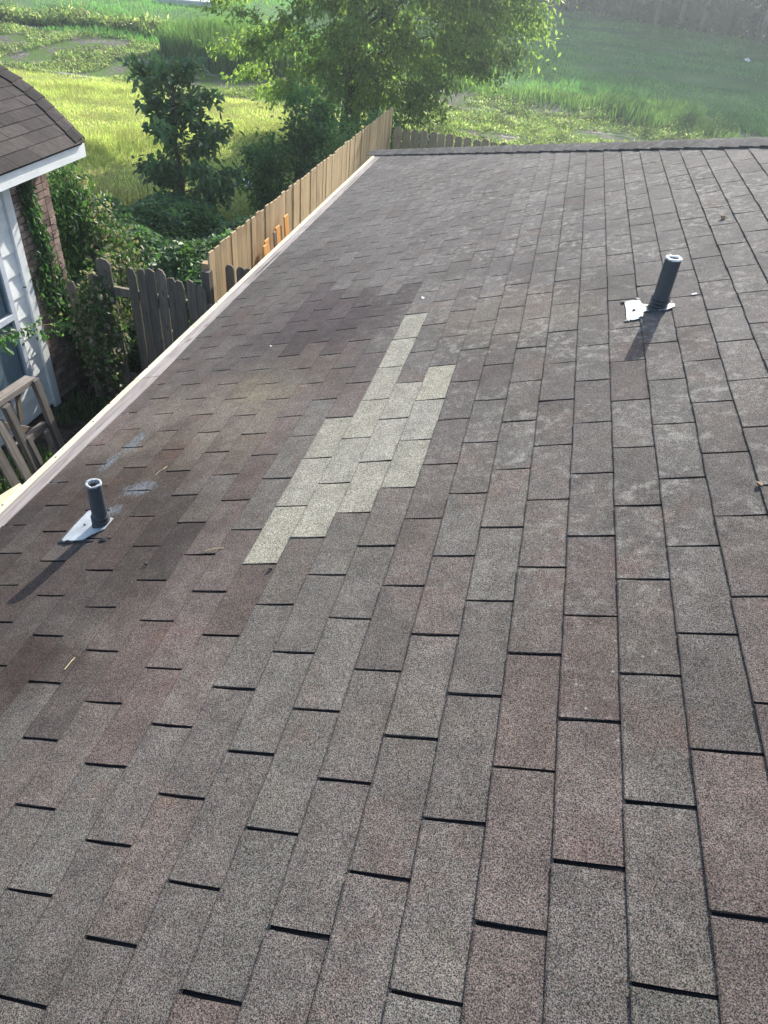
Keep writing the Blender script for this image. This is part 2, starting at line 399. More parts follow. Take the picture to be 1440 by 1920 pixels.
M_LAWN = leaf_mat('lawn_blade', [(0, (0.19, 0.26, 0.06)), (0.5, (0.29, 0.335, 0.12)), (0.8, (0.41, 0.40, 0.20)), (1, (0.50, 0.40, 0.25))], 0.5, clump=0.9, dark=0.42)
M_WEED = leaf_mat('weed_leaf', [(0, (0.09, 0.15, 0.05)), (0.5, (0.16, 0.22, 0.08)), (0.8, (0.26, 0.29, 0.14)), (1, (0.38, 0.36, 0.23))], 0.42, clump=1.4, dark=0.45)
M_REED = leaf_mat('reed_blade', [(0, (0.07, 0.13, 0.045)), (0.6, (0.10, 0.18, 0.06)), (1, (0.17, 0.24, 0.10))], 0.42, clump=1.0, dark=0.35)
M_FIELD = leaf_mat('field_blade', [(0, (0.075, 0.18, 0.06)), (0.6, (0.11, 0.25, 0.08)), (1, (0.17, 0.30, 0.10))], 0.4, clump=0.25, dark=0.3)
M_DRYWEED = leaf_mat('dry_weed_stem', [(0, (0.12, 0.13, 0.05)), (0.5, (0.20, 0.19, 0.09)), (1, (0.30, 0.25, 0.14))], 0.35)

def ground_mat():
    t = NT('ground_soil_and_grass')
    pos = t.pos(); s = t.n('ShaderNodeSeparateXYZ'); t.t.links.new(pos, s.inputs[0]); X, Y = s.outputs[0], s.outputs[1]
    w = t.math('MULTIPLY', t.math('SUBTRACT', t.noise(pos, 0.22, 4, 0.6), 0.5), 7.0)
    w2 = t.math('MULTIPLY', t.math('SUBTRACT', t.noise(pos, 0.9, 3, 0.6), 0.5), 3.0)
    Yw = t.math('ADD', t.math('ADD', t.math('ADD', Y, t.ramp(X, -4.6, -2.6, 0.0, 8.6)), t.math('MULTIPLY', w, 0.5)), w2)
    fine = t.noise(pos, 9.0, 4, 0.65)
    lawn = t.cr(t.noise(pos, 1.3, 5, 0.6), [(0.30, (0.30, 0.23, 0.11)), (0.42, (0.28, 0.30, 0.09)), (0.6, (0.24, 0.29, 0.07)), (0.8, (0.30, 0.32, 0.10))])
    field = t.cr(t.noise(pos, 0.35, 4, 0.6), [(0.3, (0.065, 0.13, 0.045)), (0.55, (0.10, 0.185, 0.06)), (0.8, (0.155, 0.215, 0.085))])
    mud = t.cr(fine, [(0.3, (0.07, 0.06, 0.05)), (0.55, (0.15, 0.14, 0.12)), (0.75, (0.28, 0.27, 0.24))])
    weed = t.mix(t.ramp(t.noise(pos, 1.1, 4, 0.6), 0.42, 0.56), mud, (0.09, 0.15, 0.035))
    pale = t.ramp(t.noise(t.map(pos, (0.28, 0.8, 1.0)), 1.0, 3, 0.6, 0.4), 0.63, 0.69)
    weed = t.mix(pale, weed, (0.46, 0.45, 0.40))
    col = t.mix(t.ramp(Yw, 21.0, 22.0), lawn, weed)
    col = t.mix(t.ramp(t.math('SUBTRACT', Yw, t.ramp(X, -4.6, -2.6, 0.0, 8.6)), 28.5, 30.0), col, field)
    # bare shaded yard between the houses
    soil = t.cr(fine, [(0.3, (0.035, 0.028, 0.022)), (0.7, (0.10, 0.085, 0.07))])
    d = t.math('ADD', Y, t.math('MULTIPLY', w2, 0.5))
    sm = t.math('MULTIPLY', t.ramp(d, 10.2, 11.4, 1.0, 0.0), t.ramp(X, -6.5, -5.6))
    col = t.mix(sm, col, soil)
    fv = t.ramp(fine, 0.3, 0.7, 0.75, 1.2)
    col = t.mix(1.0, col, t.n('ShaderNodeCombineColor', i_0=fv, i_1=fv, i_2=fv).outputs[0], 'MULTIPLY')
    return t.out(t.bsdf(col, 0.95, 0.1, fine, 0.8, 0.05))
M_GROUND = ground_mat()

# ------------------------------------------------------------------ ground
def ground():
    xs = np.concatenate([np.linspace(-200, -40, 9), np.linspace(-36, 36, 49), np.linspace(40, 200, 9)])
    ys = np.concatenate([np.linspace(-200, -20, 8), np.linspace(-16, 84, 81), np.linspace(90, 200, 9)])
    X, Y = np.meshgrid(xs, ys)
    Z = 0.10 * np.sin(X * 0.31 + 0.6) * np.sin(Y * 0.27) * np.clip((Y - 12) / 10, 0, 1)
    # shallow ditch
    Z -= 0.25 * np.exp(-((Y - 25 - 0.1 * X) / 2.2) ** 2)
    V = np.stack([X.ravel(), Y.ravel(), Z.ravel()], 1)
    nx, ny = len(xs), len(ys)
    i = np.arange((nx - 1) * (ny - 1)); r, c = i // (nx - 1), i % (nx - 1)
    a = r * nx + c
    F = np.stack([a, a + 1, a + nx + 1, a + nx], 1)
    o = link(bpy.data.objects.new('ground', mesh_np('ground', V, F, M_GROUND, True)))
    tag(o, kind='structure')
ground()
def gz(x, y):
    z = 0.10 * np.sin(x * 0.31 + 0.6) * np.sin(y * 0.27) * np.clip((y - 12) / 10, 0, 1)
    return z - 0.25 * np.exp(-((y - 25 - 0.1 * x) / 2.2) ** 2)

# ------------------------------------------------------------------ our house
house = empty('house', (1.0, 2.0, 0.0), 'near house under the big dark grey shingled roof with a repaired pale patch', 'house')
HL = Vector((1.0, 2.0, 0.0))
def Wl(U, V, N=0.0): return W(U, V, N) - HL
HIPC, HIPK = 6.13, -0.941                     # hip line on the roof plane: V = HIPC + HIPK*U
UE = -1.29; UR = 3.3; VB = -3.2
def hipV(U): return HIPC + HIPK * U
# roof board: local axes = slope, courses, normal
roof_bm = MB()
poly = [(UE + 0.015, VB), (UR, VB), (UR, hipV(UR)), (UE + 0.015, hipV(UE + 0.015))]
roof_bm.prism([(u, v, -0.045) for u, v in poly], (0, 0, 0.043))
roof = roof_bm.obj('roof', M_DECK, house)
roof.location = Vector((0, 0, Z0)) - HL
roof.rotation_euler = (0, -PITCH, 0)
# the two roof faces beyond the hip and the ridge
def other_faces():
    m = MB()
    inv = (Matrix.Translation(Vector((0, 0, Z0))) @ Matrix.Rotation(-PITCH, 4, 'Y')).inverted()
    c0 = W(UE, hipV(UE), -0.01); top = W(UR, hipV(UR), -0.01)
    c1 = Vector((c0.x + 2 * (top.x - c0.x), c0.y, c0.z))
    b0 = W(UR, VB, -0.01); b1 = Vector((c1.x, VB, c0.z))
    for tri in ([c0, c1, top], [top, c1, b1, b0]):
        p = [inv @ q for q in tri]
        m.add(p, [tuple(range(len(p)))])
    o = m.obj('roof_slope', M_SH_ATT, roof)
    ca_ = o.data.color_attributes.new('tone', 'FLOAT_COLOR', 'POINT')
    for d in ca_.data: d.color = (0.10, 0.088, 0.082, 1)
    return o
other_faces()
wm = MB()
wm.prism([(-0.95 - HL.x, -3.0 - HL.y, 0), (7.0 - HL.x, -3.0 - HL.y, 0), (7.0 - HL.x, 6.9 - HL.y, 0), (-0.95 - HL.x, 6.9 - HL.y, 0)], (0, 0, 2.36))
wm.obj('wall', M_WALL, house)
sf = MB()
sf.box((-1.06 - HL.x, 2.0 - HL.y, 2.345), (0.22, 10.2, 0.012))
sf.obj('soffit', M_WHITE, house)

E_ = 0.127; T_ = 0.3048; GAP = 0.0085
OFF0 = {1: 0.0, 2: .396, 3: .797, 4: .207, 5: .617, 6: .003, 7: .40, 8: .805, 9: .205, 10: .62, 11: .015, 12: .393}
def off(k): return OFF0.get(k, (0.4 * (k - 1)) % 1.0)
def edge_u(V):        # ragged lower end of the shingles on the eave
    return float(np.interp(V, [-3.3, 0.3, 0.7, 1.2, 2.0, 2.6, 3.5, 4.3, 7.4], [-1.15, -1.15, -1.133, -1.125, -1.13, -1.155, -1.195, -1.18, -1.19])) + 0.006 * math.sin(V * 5.1) 
# tab mesh variants, in tab-local coordinates: u 0..E, v 0..T-GAP
WORN = {}
def tab_mesh(i, rr):
    nv = 5; WN = []
    vs = np.linspace(0, T_ - GAP, nv)
    th = 0.0042 + rr.uniform(-0.0006, 0.0012)
    V = []; F = []
    for j, v in enumerate(vs):
        jb = rr.uniform(-0.0016, 0.0016)
        curl = rr.uniform(0.0, 0.0012) + (rr.choice([0, 0, .001, .0026]) if j in (0, nv - 1) else 0)
        ends = 0.0013 if j in (0, nv - 1) else 0.0
        ve = lambda: v + rr.uniform(-ends, ends)
        V += [(jb, ve(), -0.0015), (jb + 0.0004, ve(), th + curl), (0.0075, ve(), th * .96 + curl * .8), (E_ * 0.5, ve(), 0.62 * th + rr.uniform(0, .0006)), (E_ + 0.004, ve(), 0.0004)]
        WN += [1.0, 1.0, 0.0, 0.0, 0.0]
    for j in range(nv - 1):
        a = j * 5; b = a + 5
        F += [(a + q, a + q + 1, b + q + 1, b + q) for q in range(4)]
    F += [(0, 4, 3, 2, 1), tuple((nv - 1) * 5 + q for q in range(5))]
    F = [tuple(reversed(f)) for f in F]
    me = bpy.data.meshes.new('shingle'); me.from_pydata(V, [], F); me.update(); me.materials.append(M_SH_OBJ)
    me.attributes.new('worn', 'FLOAT', 'POINT').data.foreach_set('value', WN)
    WORN[me.name] = WN
    return me
TABS = [tab_mesh(i, rnd) for i in range(8)]
PALE = {}
for k, s, n in ((1, 0.0, 3), (2, .396, 6), (3, .797, 3), (4, 1.207, 3)):
    for j in range(n): PALE[(k, round(s + j - off(k)))] = True
def tone(k, n):
    r = random.Random(k * 977 + n * 131)
    if (k, n) in PALE:
        f = r.uniform(0.90, 1.08); f *= .76; return (0.322 * f, 0.306 * f, 0.252 * f * r.uniform(.97, 1.04), 1)
    u = k * E_; v = (n + .5) * T_
    f = r.choice([0.89, 0.95, 1.0, 1.0, 1.05, 1.11]) * r.uniform(0.96, 1.04) * 0.70
    warm = r.uniform(0, 1)
    # strips of three tabs share a blend: brown-red ones and grey ones
    r2 = random.Random(k * 31 + (n + k) // 3); s = r2.random()
    b = np.array([0.142, 0.125, 0.114])
    if s < 0.28: b = np.array([0.145, 0.117, 0.107]) * 0.95
    elif s > 0.68: b = np.array([0.146, 0.133, 0.120]) * 1.04
    if warm > 0.75: b = b * np.array([1.02, .98, .96])
    far = min(max((v - 0.2) / 3.0 + 0.25 * u, 0), 1)
    b = b * (1 - far) + np.array([0.122, 0.113, 0.113]) * far
    b = b * f
    # tabs that have stayed damp and dark: a run beside the patch and another round the lower vent pipe
    vv = (n + off(k) + .5)
    if -4 <= k <= 1 and 5.3 + .35 * abs(k + 1.5) < vv < 8.0 - .15 * k:
        if r.random() < .9: b = b * r.uniform(.58, .72) * np.array([1.0, .94, 1.02])
    elif k <= -2 and -1.9 < vv < 1.9 - .3 * (k + 4) * (k > -4) and r.random() < .72: b = b * r.uniform(.68, .86) * np.array([1.0, .95, .95])
    return (float(b[0]), float(b[1]), float(b[2]), 1)

inv_cam = cam.matrix_world.inverted()
def project(p):
    q = inv_cam @ p
    if q.z > -0.05: return None
    s = 1310.43
    return 720 + s * q.x / -q.z, 960 - s * q.y / -q.z, -q.z
def clip_poly(p, f):
    out = []
    for i in range(len(p)):
        a, b = p[i], p[(i + 1) % len(p)]; fa, fb = f(a), f(b)
        if fa >= 0: out.append(a)
        if (fa >= 0) != (fb >= 0):
            t = fa / (fa - fb); out.append((a[0] + (b[0] - a[0]) * t, a[1] + (b[1] - a[1]) * t))
    return out
cands = []
for k in range(-11, 26):
    for n in range(-13, 30):
        v0 = (n + off(k)) * T_ + GAP / 2 ; v1 = v0 + T_ - GAP
        u0 = k * E_; u1 = u0 + E_ + 0.004
        if v1 < VB or u0 > UR - 0.02: continue
        rect = [(u0, v0), (u1, v0), (u1, v1), (u0, v1)]
        c1 = clip_poly(rect, lambda p: hipV(p[0]) - 0.03 - p[1])
        if len(c1) < 3: continue
        c2 = clip_poly(c1, lambda p: p[0] - edge_u(p[1]))
        if len(c2) < 3: continue
        full = (len(c2) == 4 and max(abs(a[0] - b[0]) + abs(a[1] - b[1]) for a, b in zip(sorted(rect), sorted(c2))) < 1e-6) and u1 < UR
        pr = project(W((u0 + u1) / 2, (v0 + v1) / 2))
        vis = 0
        if pr and -60 < pr[0] < 1500 and -60 < pr[1] < 2000: vis = 1 / pr[2]
        if (k, n) in PALE: vis += 10
        cands.append((vis, k, n, u0, v0, full, c2))
cands.sort(key=lambda c: -c[0])
stuffV, stuffF, stuffC, stuffW = [], [], [], []
count = 0
for vis, k, n, u0, v0, full, c2 in cands:
    tn = tone(k, n)
    r = random.Random(k * 51 + n)
    if full and vis > 0 and count < 300:
        o = bpy.data.objects.new('shingle', TABS[r.randrange(8)]); link(o, roof)
        o.location = (u0, v0 + r.uniform(-.0012, .0012), 0); o.color = tn
        o.rotation_euler = (0, 0, r.uniform(-.003, .003))
        if (k, n) in PALE: o['label'] = 'pale new shingle of the repaired patch'
        count += 1
    elif full:
        me = TABS[r.randrange(8)]; b = len(stuffV)
        stuffW += WORN[me.name]
        for q in me.vertices: stuffV.append((u0 + q.co.x, v0 + q.co.y, q.co.z)); stuffC.append(tn)
        for p in me.polygons: stuffF.append(tuple(i + b for i in p.vertices))
    else:
        b = len(stuffV); m = len(c2); stuffW += [0.0] * (2 * m)
        h = lambda u: 0.0042 * max(0.1, 1 - max(0, (u - u0)) / (E_ + 0.004))
        for u, v in c2: stuffV.append((u, v, -0.0015)); stuffC.append(tn)
        for u, v in c2: stuffV.append((u, v, h(u))); stuffC.append(tn)
        stuffF.append(tuple(range(b + m, b + 2 * m)))
        for i in range(m): stuffF.append((b + i, b + (i + 1) % m, b + m + (i + 1) % m, b + m + i))
me = bpy.data.meshes.new('shingle_courses'); me.from_pydata(stuffV, [], stuffF); me.update(); me.materials.append(M_SH_ATT)
me.attributes.new('worn', 'FLOAT', 'POINT').data.foreach_set('value', stuffW)
at = me.color_attributes.new('tone', 'FLOAT_COLOR', 'POINT')
at.data.foreach_set('color', np.array(stuffC, dtype=np.float32).ravel())
o = link(bpy.data.objects.new('shingle_courses', me), roof); o['kind'] = 'stuff'
# hip cap shingles, overlapping up the hip
def hip_caps():
    d = Vector((1, HIPK, 0)); L = d.length; d.normalize()
    side = Vector((-d.y, d.x, 0))          # towards the far face
    if side.y < 0: side = -side
    s = -0.02; i = 0
    a0 = Vector((UE, hipV(UE), 0))
    while True:
        p = a0 + d * s
        if p.x > UR: break
        r = random.Random(i + 400)
        m = MB(); n0 = 0.030; n1 = 0.014; ex = 0.30
        w = 0.125 + r.uniform(-.006, .006)
        # near wing lies on this slope, far wing drops down the other slope
        def sec(q, hh): return [q - side * (w + r.uniform(-.004, .004)) + Vector((0, 0, hh - 0.012)), q - side * 0.03 + Vector((0, 0, hh + 0.004)), q + Vector((0, 0, hh + 0.007)), q + side * 0.03 + Vector((0, 0, hh - 0.004)), q + side * w + Vector((0, 0, hh - 0.072))]
        A = sec(p, n0); B = sec(p + d * ex, n1)
        lo = [v - Vector((0, 0, 0.006)) for v in A]; lob = [v - Vector((0, 0, 0.006)) for v in B]
        fs = []
        for j in range(4):
            fs += [(j, j + 1, 5 + j + 1, 5 + j), (10 + j, 15 + j, 15 + j + 1, 10 + j + 1), (j, 10 + j, 10 + j + 1, j + 1)]
        fs += [(0, 5, 15, 10), (4, 14, 19, 9)]
        m.add(A + B + lo + lob, fs)
        o = m.obj('cap_shingle', M_SH_OBJ, roof)
        f = r.uniform(0.85, 1.15); o.color = (0.094 * f, 0.088 * f, 0.086 * f, 1)
        s += 0.145 + r.uniform(-.006, .006); i += 1
hip_caps()
# exposed decking board on the eave and the new pale strip along its lower edge
for v0, v1 in ((-3.2, 1.64), (1.645, 4.42), (4.425, hipV(-1.2) - 0.06)):
    m = MB(); vv = np.linspace(v0, v1, 12)
    up = []; dn = []
    for v in vv:
        up.append((edge_u(v) + 0.05, v)); dn.append((-1.243 + 0.002 * math.sin(v * 3), v))
    n = len(vv); V = [(u - (-1.1), v - v0, 0.0015) for u, v in up] + [(u - (-1.1), v - v0, 0.0025) for u, v in dn] + [(u - (-1.1), v - v0, -0.018) for u, v in dn]
    m.add(V, [(i, i + 1, n + i + 1, n + i)[::-1] for i in range(n - 1)] + [(n + i, n + i + 1, 2 * n + i + 1, 2 * n + i)[::-1] for i in range(n - 1)])
    # lift 2 mm over the underlay; shingles lie on top of it
    o = m.obj('decking_board', M_OLDWOOD_H, roof); o.location = (-1.1, v0, -0.0005)
    o['label'] = 'bare weathered board along the eave'
nm = MB(); nm.lathe([(0.0055, -0.002), (0.0055, 0.001), (0.004, 0.002), (0.0003, 0.0022)], 8); NAIL = nm.mesh('nail_head', M_NAIL)
for v0, v1 in ((-3.2, 1.62), (1.623, 4.40), (4.403, hipV(-1.25) + 0.02)):
    m = MB(); m.box((0, (v1 - v0) / 2, 0), (0.042, v1 - v0, 0.022))
    o = m.obj('edge_strip', M_NEWWOOD_H, roof); o.location = (-1.268, v0, -0.004); bevel(o, 0.003)
    o['label'] = 'new pale yellow pine strip'
    v = v0 + 0.15
    while v < v1 - 0.05:
        no = link(bpy.data.objects.new('nail_head', NAIL), roof)
        no.location = (-1.268 + rnd.choice([-0.010, 0.008]) + rnd.uniform(-.004, .004), v, 0.0072); v += rnd.choice([0.2, 0.3, 0.38]) + rnd.uniform(-.03, .03)
    m = MB(); m.box((0, (v1 - v0) / 2, 0), (0.02, v1 - v0, 0.14)); 
    o = m.obj('fascia_board', M_WHITE, roof); o.location = (-1.262, v0, -0.085)

# ------------------------------------------------------------------ vent pipes
def vent_pipe(u, v, r, h, label, rim, flash_uv, flash_mat, tar_spots, lean):
    base = W(u, v, 0.0)
    e = empty('vent_pipe', base, label, 'vent pipe', 'plumbing vent pipes through the roof')
    up = Vector((lean[0], lean[1], 1)).normalized()
    rot = up.to_track_quat('Z', 'Y').to_matrix()
    # pipe with a chipped open rim
    rr = random.Random(int(u * 100))
    chip = [rr.uniform(-.0035, .003) + (.0025 if rr.random() < .25 else 0) for _ in range(24)]
    m = MB(); m.lathe([(r, -0.06), (r * 1.01, 0.0), (r, h * 0.5), (r * 0.995, h - 0.006), (r * 0.985, h)], 24)
    m.v = [tuple(rot @ Vector(p)) for p in m.v]; m.obj('pipe', M_PIPE, e, True)
    m = MB(); m.lathe([(r * 0.72, -0.05), (r * 0.70, h - 0.004)], 24); m.v = [tuple(rot @ Vector(p)) for p in m.v]
    m.obj('inner_wall', M_INSIDE, e, True)
    m = MB(); m.add([(r * .71 * math.cos(i * math.pi / 8), r * .71 * math.sin(i * math.pi / 8), h - 0.09) for i in range(16)], [tuple(range(16))])
    m.v = [tuple(rot @ Vector(p)) for p in m.v]; m.obj('inside_dark', M_TAR, e)
    m = MB()
    wob = lambda a, z, k, i: (a + chip[k] * (0.8 if i == 2 else 0.25), z + (chip[(k * 5) % 24] * 0.5 if i in (1, 2) else 0))
    m.lathe([(r * 1.00, h - 0.005), (r * 1.02, h + 0.001), (r * 0.70, h + 0.001), (r * 0.66, h - 0.014)], 24, wob=wob)
    m.v = [tuple(rot @ Vector(p)) for p in m.v]; m.obj('rim', rim, e, True)
    # ribbed rubber boot seated square on the roof, rising round the pipe
    prof = [(r * 1.40, -0.03), (r * 1.32, -0.012), (r * 1.27, 0.004)]
    z = 0.008
    for i in range(3): prof += [(r * 1.06, z), (r * 1.10, z + 0.003), (r * 1.22, z + 0.007), (r * 1.22, z + 0.009), (r * 1.10, z + 0.012)]; z += 0.0150
    prof += [(r * 1.06, z + 0.002), (r * 0.99, z + 0.004)]
    m = MB(); m.lathe(prof, 24)
    nrm = Vector((-sa, 0, ca)); q = (nrm * 0.6 + up * 0.4).normalized().to_track_quat('Z', 'Y').to_matrix()
    m.v = [tuple(rot @ Vector(p)) for p in m.v]; m.obj('rubber_boot', M_RUBBER, e, True)
    # metal flashing, an irregular thin plate
    m = MB(); pl = [W(a, b, 0.0065 + 0.0015 * math.sin(7 * a + 5 * b)) - base for a, b in flash_uv]
    m.prism(pl, Vector((-sa, 0, ca)) * 0.0022)
    m.obj('flashing', flash_mat, e)
    for (a, b, s, sx) in tar_spots:
        m = MB(); n = 9; pts = []
        for i in range(n):
            t = 2 * math.pi * i / n; d = rr.uniform(0.6, 1.25)
            pts.append(W(a + s * d * sx * math.cos(t), b + s * d * math.sin(t), 0.006) - base)
        top = W(a, b, 0.006 + rr.uniform(.006, .011)) - base
        m.add(pts + [top], [(i, (i + 1) % n, n) for i in range(n)])
        m.obj('tar_blob', M_TAR, e, True)
    return e
vent_pipe(-0.616, 0.272, 0.0285, 0.205, 'lower left grey vent pipe with dull rim near the eave board', M_RIM,
          [(-0.738, 0.168), (-0.69, 0.171), (-0.635, 0.172), (-0.615, 0.20), (-0.575, 0.235), (-0.575, 0.30), (-0.64, 0.325), (-0.67, 0.372), (-0.69, 0.385), (-0.738, 0.378), (-0.742, 0.27)], M_FLASH,
          [(-0.735, 0.172, 0.014, 1.6), (-0.70, 0.168, 0.008, 4.0), (-0.62, 0.168, 0.008, 5.0), (-0.54, 0.172, 0.008, 3.0), (-0.735, 0.37, 0.013, 1.2), (-0.69, 0.265, 0.004, 3.0)], (0.02, 0.0))
vent_pipe(1.468, 1.568, 0.0325, 0.215, 'upper right dark vent pipe with chipped white rim beside a white flashing', M_RIMW,
          [(1.342, 1.485), (1.365, 1.468), (1.405, 1.478), (1.412, 1.54), (1.44, 1.545), (1.5, 1.52), (1.537, 1.545), (1.537, 1.575), (1.49, 1.61), (1.44, 1.60), (1.41, 1.625), (1.402, 1.672), (1.338, 1.682), (1.343, 1.58)], M_FLASHW,
          [(1.345, 1.472, 0.012, 1.2), (1.335, 1.675, 0.012, 1.4), (1.39, 1.69, 0.010, 1.5), (1.40, 1.482, 0.007, 2.0), (1.375, 1.565, 0.006, 1.6), (1.43, 1.585, 0.010, 1.6), (1.52, 1.60, 0.007, 2.0)], (-0.02, 0.01))

# ------------------------------------------------------------------ leaf builders
def unit(a): return a / np.maximum(np.linalg.norm(a, axis=1, keepdims=True), 1e-9)
def leaf_mesh(name, P, D, Nn, L, Wd, mat, six=False, droop=0.15):
    P = np.asarray(P); n = len(P)
    D = unit(D); S = unit(np.cross(D, Nn)); Up = unit(np.cross(S, D))
    L = np.asarray(L).reshape(-1, 1) * np.ones((n, 1)); Wd = np.asarray(Wd).reshape(-1, 1) * np.ones((n, 1))
    if six:
        pts = [P, P + D * L * .3 - S * Wd * .5 + Up * Wd * .18, P + D * L * .68 - S * Wd * .36 + Up * Wd * .10 - Up * L * droop * .4, P + D * L - Up * L * droop,
               P + D * L * .68 + S * Wd * .36 + Up * Wd * .10 - Up * L * droop * .4, P + D * L * .3 + S * Wd * .5 + Up * Wd * .18]
        V = np.stack(pts, 1).reshape(-1, 3); b = np.arange(n)[:, None] * 6
        F = np.concatenate([b + np.array([[0, 3, 2, 1]]), b + np.array([[0, 5, 4, 3]])])
    else:
        pts = [P, P + D * L * .45 - S * Wd * .5 + Up * Wd * .15, P + D * L - Up * L * droop, P + D * L * .45 + S * Wd * .5 + Up * Wd * .15]
        V = np.stack(pts, 1).reshape(-1, 3); b = np.arange(n)[:, None] * 4
        F = np.concatenate([b + np.array([[0, 2, 1]]), b + np.array([[0, 3, 2]])])
    return mesh_np(name, V, F, mat)
def leaf_obj(name, *a, parent=None, kind=None, **kw):
    o = link(bpy.data.objects.new(name, leaf_mesh(name, *a, **kw)), parent)
    if kind: o['kind'] = kind
    return o
def blades(name, P, H, Wd, mat, lean=0.35, parent=None, kind='stuff', bend=True):
    P = np.asarray(P); n = len(P)
    az = rng.uniform(0, 2 * np.pi, n); side = np.stack([np.cos(az), np.sin(az), np.zeros(n)], 1)
    la = rng.uniform(0, 2 * np.pi, n); lm = rng.uniform(0.1, 1, n) * lean
    ld = np.stack([np.cos(la) * lm, np.sin(la) * lm, np.zeros(n)], 1)
    H = (np.asarray(H) * np.ones(n))[:, None]; Wd = (np.asarray(Wd) * np.ones(n))[:, None]
    up = np.array([[0, 0, 1.0]])
    if bend:
        mid = P + ld * H * .35 + up * H * .6
        tip = P + ld * H * 1.1 + up * H * (1.0 - 0.25 * lean)
        V = np.stack([P - side * Wd / 2, P + side * Wd / 2, mid + side * Wd * .4, mid - side * Wd * .4, tip], 1).reshape(-1, 3)
        b = np.arange(n)[:, None] * 5
        F = [b + np.array([[0, 1, 2, 3]]), b + np.array([[3, 2, 4]])]
    else:
        tip = P + ld * H + up * H
        V = np.stack([P - side * Wd / 2, P + side * Wd / 2, tip], 1).reshape(-1, 3)
        F = [np.arange(n)[:, None] * 3 + np.array([[0, 1, 2]])]
    o = link(bpy.data.objects.new(name, mesh_np(name, V, F, mat)), parent)
    if kind: o['kind'] = kind
    return o
def gp(x, y, dz=0.0): return np.stack([x, y, gz(x, y) + dz], 1)
def vnoise(x, y, f, seed=0):
    """cheap smooth noise in -1..1"""
    r = np.random.default_rng(seed); s = np.zeros_like(x)
    for i in range(6):
        a = r.uniform(0, 2 * np.pi); ff = f * r.uniform(.6, 1.8); s = s + np.sin((np.cos(a) * x + np.sin(a) * y) * ff + r.uniform(0, 6.28))
    return s / 3.0

# ------------------------------------------------------------------ neighbour house
nb = empty('brick_house', (-5.5, 3.0, 0.0), 'neighbouring house with dark brown shingles, white siding and an ivy-covered brick corner', 'house')
NBL = Vector((-5.5, 3.0, 0.0))
def L_(x, y, z): return (x - NBL.x, y - NBL.y, z - NBL.z)
XW = -4.05
m = MB(); m.prism([L_(-9.0, -2.0, 0), L_(XW - 0.04, -2.0, 0), L_(XW - 0.04, 5.05, 0), L_(-9.0, 5.05, 0)], (0, 0, 2.40)); m.obj('wall', M_MORTAR, nb)
# siding planks (lapped), with a window hole from y=2.9 to 4.14
zs = np.arange(0.06, 2.36, 0.213)
for i, z in enumerate(zs):
    z1 = min(z + 0.235, 2.38)
    segs = [(-2.0, 4.36)] if z1 < 0.52 else [(4.12, 4.36), (-2.0, 2.55)]
    for y0, y1 in segs:
        m = MB()
        V = [L_(XW - 0.02, y0, z), L_(XW + 0.014, y0, z), L_(XW - 0.004, y0, z1), L_(XW - 0.03, y0, z1)]
        m.prism([Vector(v) for v in V], (0, y1 - y0, 0))
        m.obj('siding_plank', M_SIDING, nb)
m = MB(); m.box(L_(XW + 0.012, 4.415, 1.19), (0.04, 0.105, 2.38)); bevel(m.obj('corner_trim', M_WHITE, nb), .003)
# bricks beyond the trim
bl, bh, mj = 0.195, 0.058, 0.011
row = 0; z = 0.03
bm0 = MB(); bm0.box((0, 0, 0), (0.055, bl, bh)); bme = bm0.mesh('brick', M_BRICK)
bm1 = MB(); bm1.box((0, 0, 0), (0.055, bl / 2 - mj / 2, bh)); bmh = bm1.mesh('brick_half', M_BRICK)
while z < 2.33:
    y = 4.475
    first = True
    while y < 5.02:
        half = (row % 2 == 1 and first) 
        ln = bl / 2 - mj / 2 if half else bl
        if y + ln > 5.08: ln = bl / 2 - mj / 2; half = True
        o = link(bpy.data.objects.new('brick', bmh if half else bme), nb)
        o.location = L_(XW - 0.025 + rnd.uniform(-.003, .003), y + ln / 2, z + bh / 2)
        y += ln + mj; first = False
    z += bh + mj; row += 1
# window with two sashes and blinds
wy0, wy1, wz0, wz1 = 2.55, 4.12, 0.50, 2.10
win = MB()
for (a, b, c, d) in ((wy0, wy0 + .06, wz0, wz1), (wy1 - .06, wy1, wz0, wz1), (wy0 + .06, wy1 - .06, wz0, wz0 + .06), (wy0 + .06, wy1 - .06, wz1 - .06, wz1)):
    win.box(L_(XW + 0.02, (a + b) / 2, (c + d) / 2), (0.06, b - a, d - c))
window = win.obj('window', M_ALU, nb)
m = MB(); m.box(L_(XW + 0.02, (wy0 + wy1) / 2, 1.22), (0.07, wy1 - wy0 - .12, 0.055)); m.obj('meeting_rail', M_ALU, window)
for a, b, xo in ((wz0 + .06, 1.19, 0.016), (1.25, wz1 - .06, 0.026)):
    m = MB(); m.box(L_(XW + xo, (wy0 + wy1) / 2, (a + b) / 2), (0.006, wy1 - wy0 - .125, b - a)); m.obj('pane', M_GLASS, window)
m = MB(); z = wz0 + .07
rx = Matrix.Rotation(R(62), 3, 'Y')
while z < wz1 - .06:
    m.box(L_(XW - 0.012, (wy0 + wy1) / 2, z), (0.024, wy1 - wy0 - .14, 0.0018), rx); z += 0.024
o = m.obj('blind', M_BLIND, window); o['kind'] = 'stuff'
m = MB(); m.box(L_(XW - 0.034, (wy0 + wy1) / 2, 1.3), (0.004, wy1 - wy0 - .1, 1.55)); m.obj('backing', M_DARK, window)
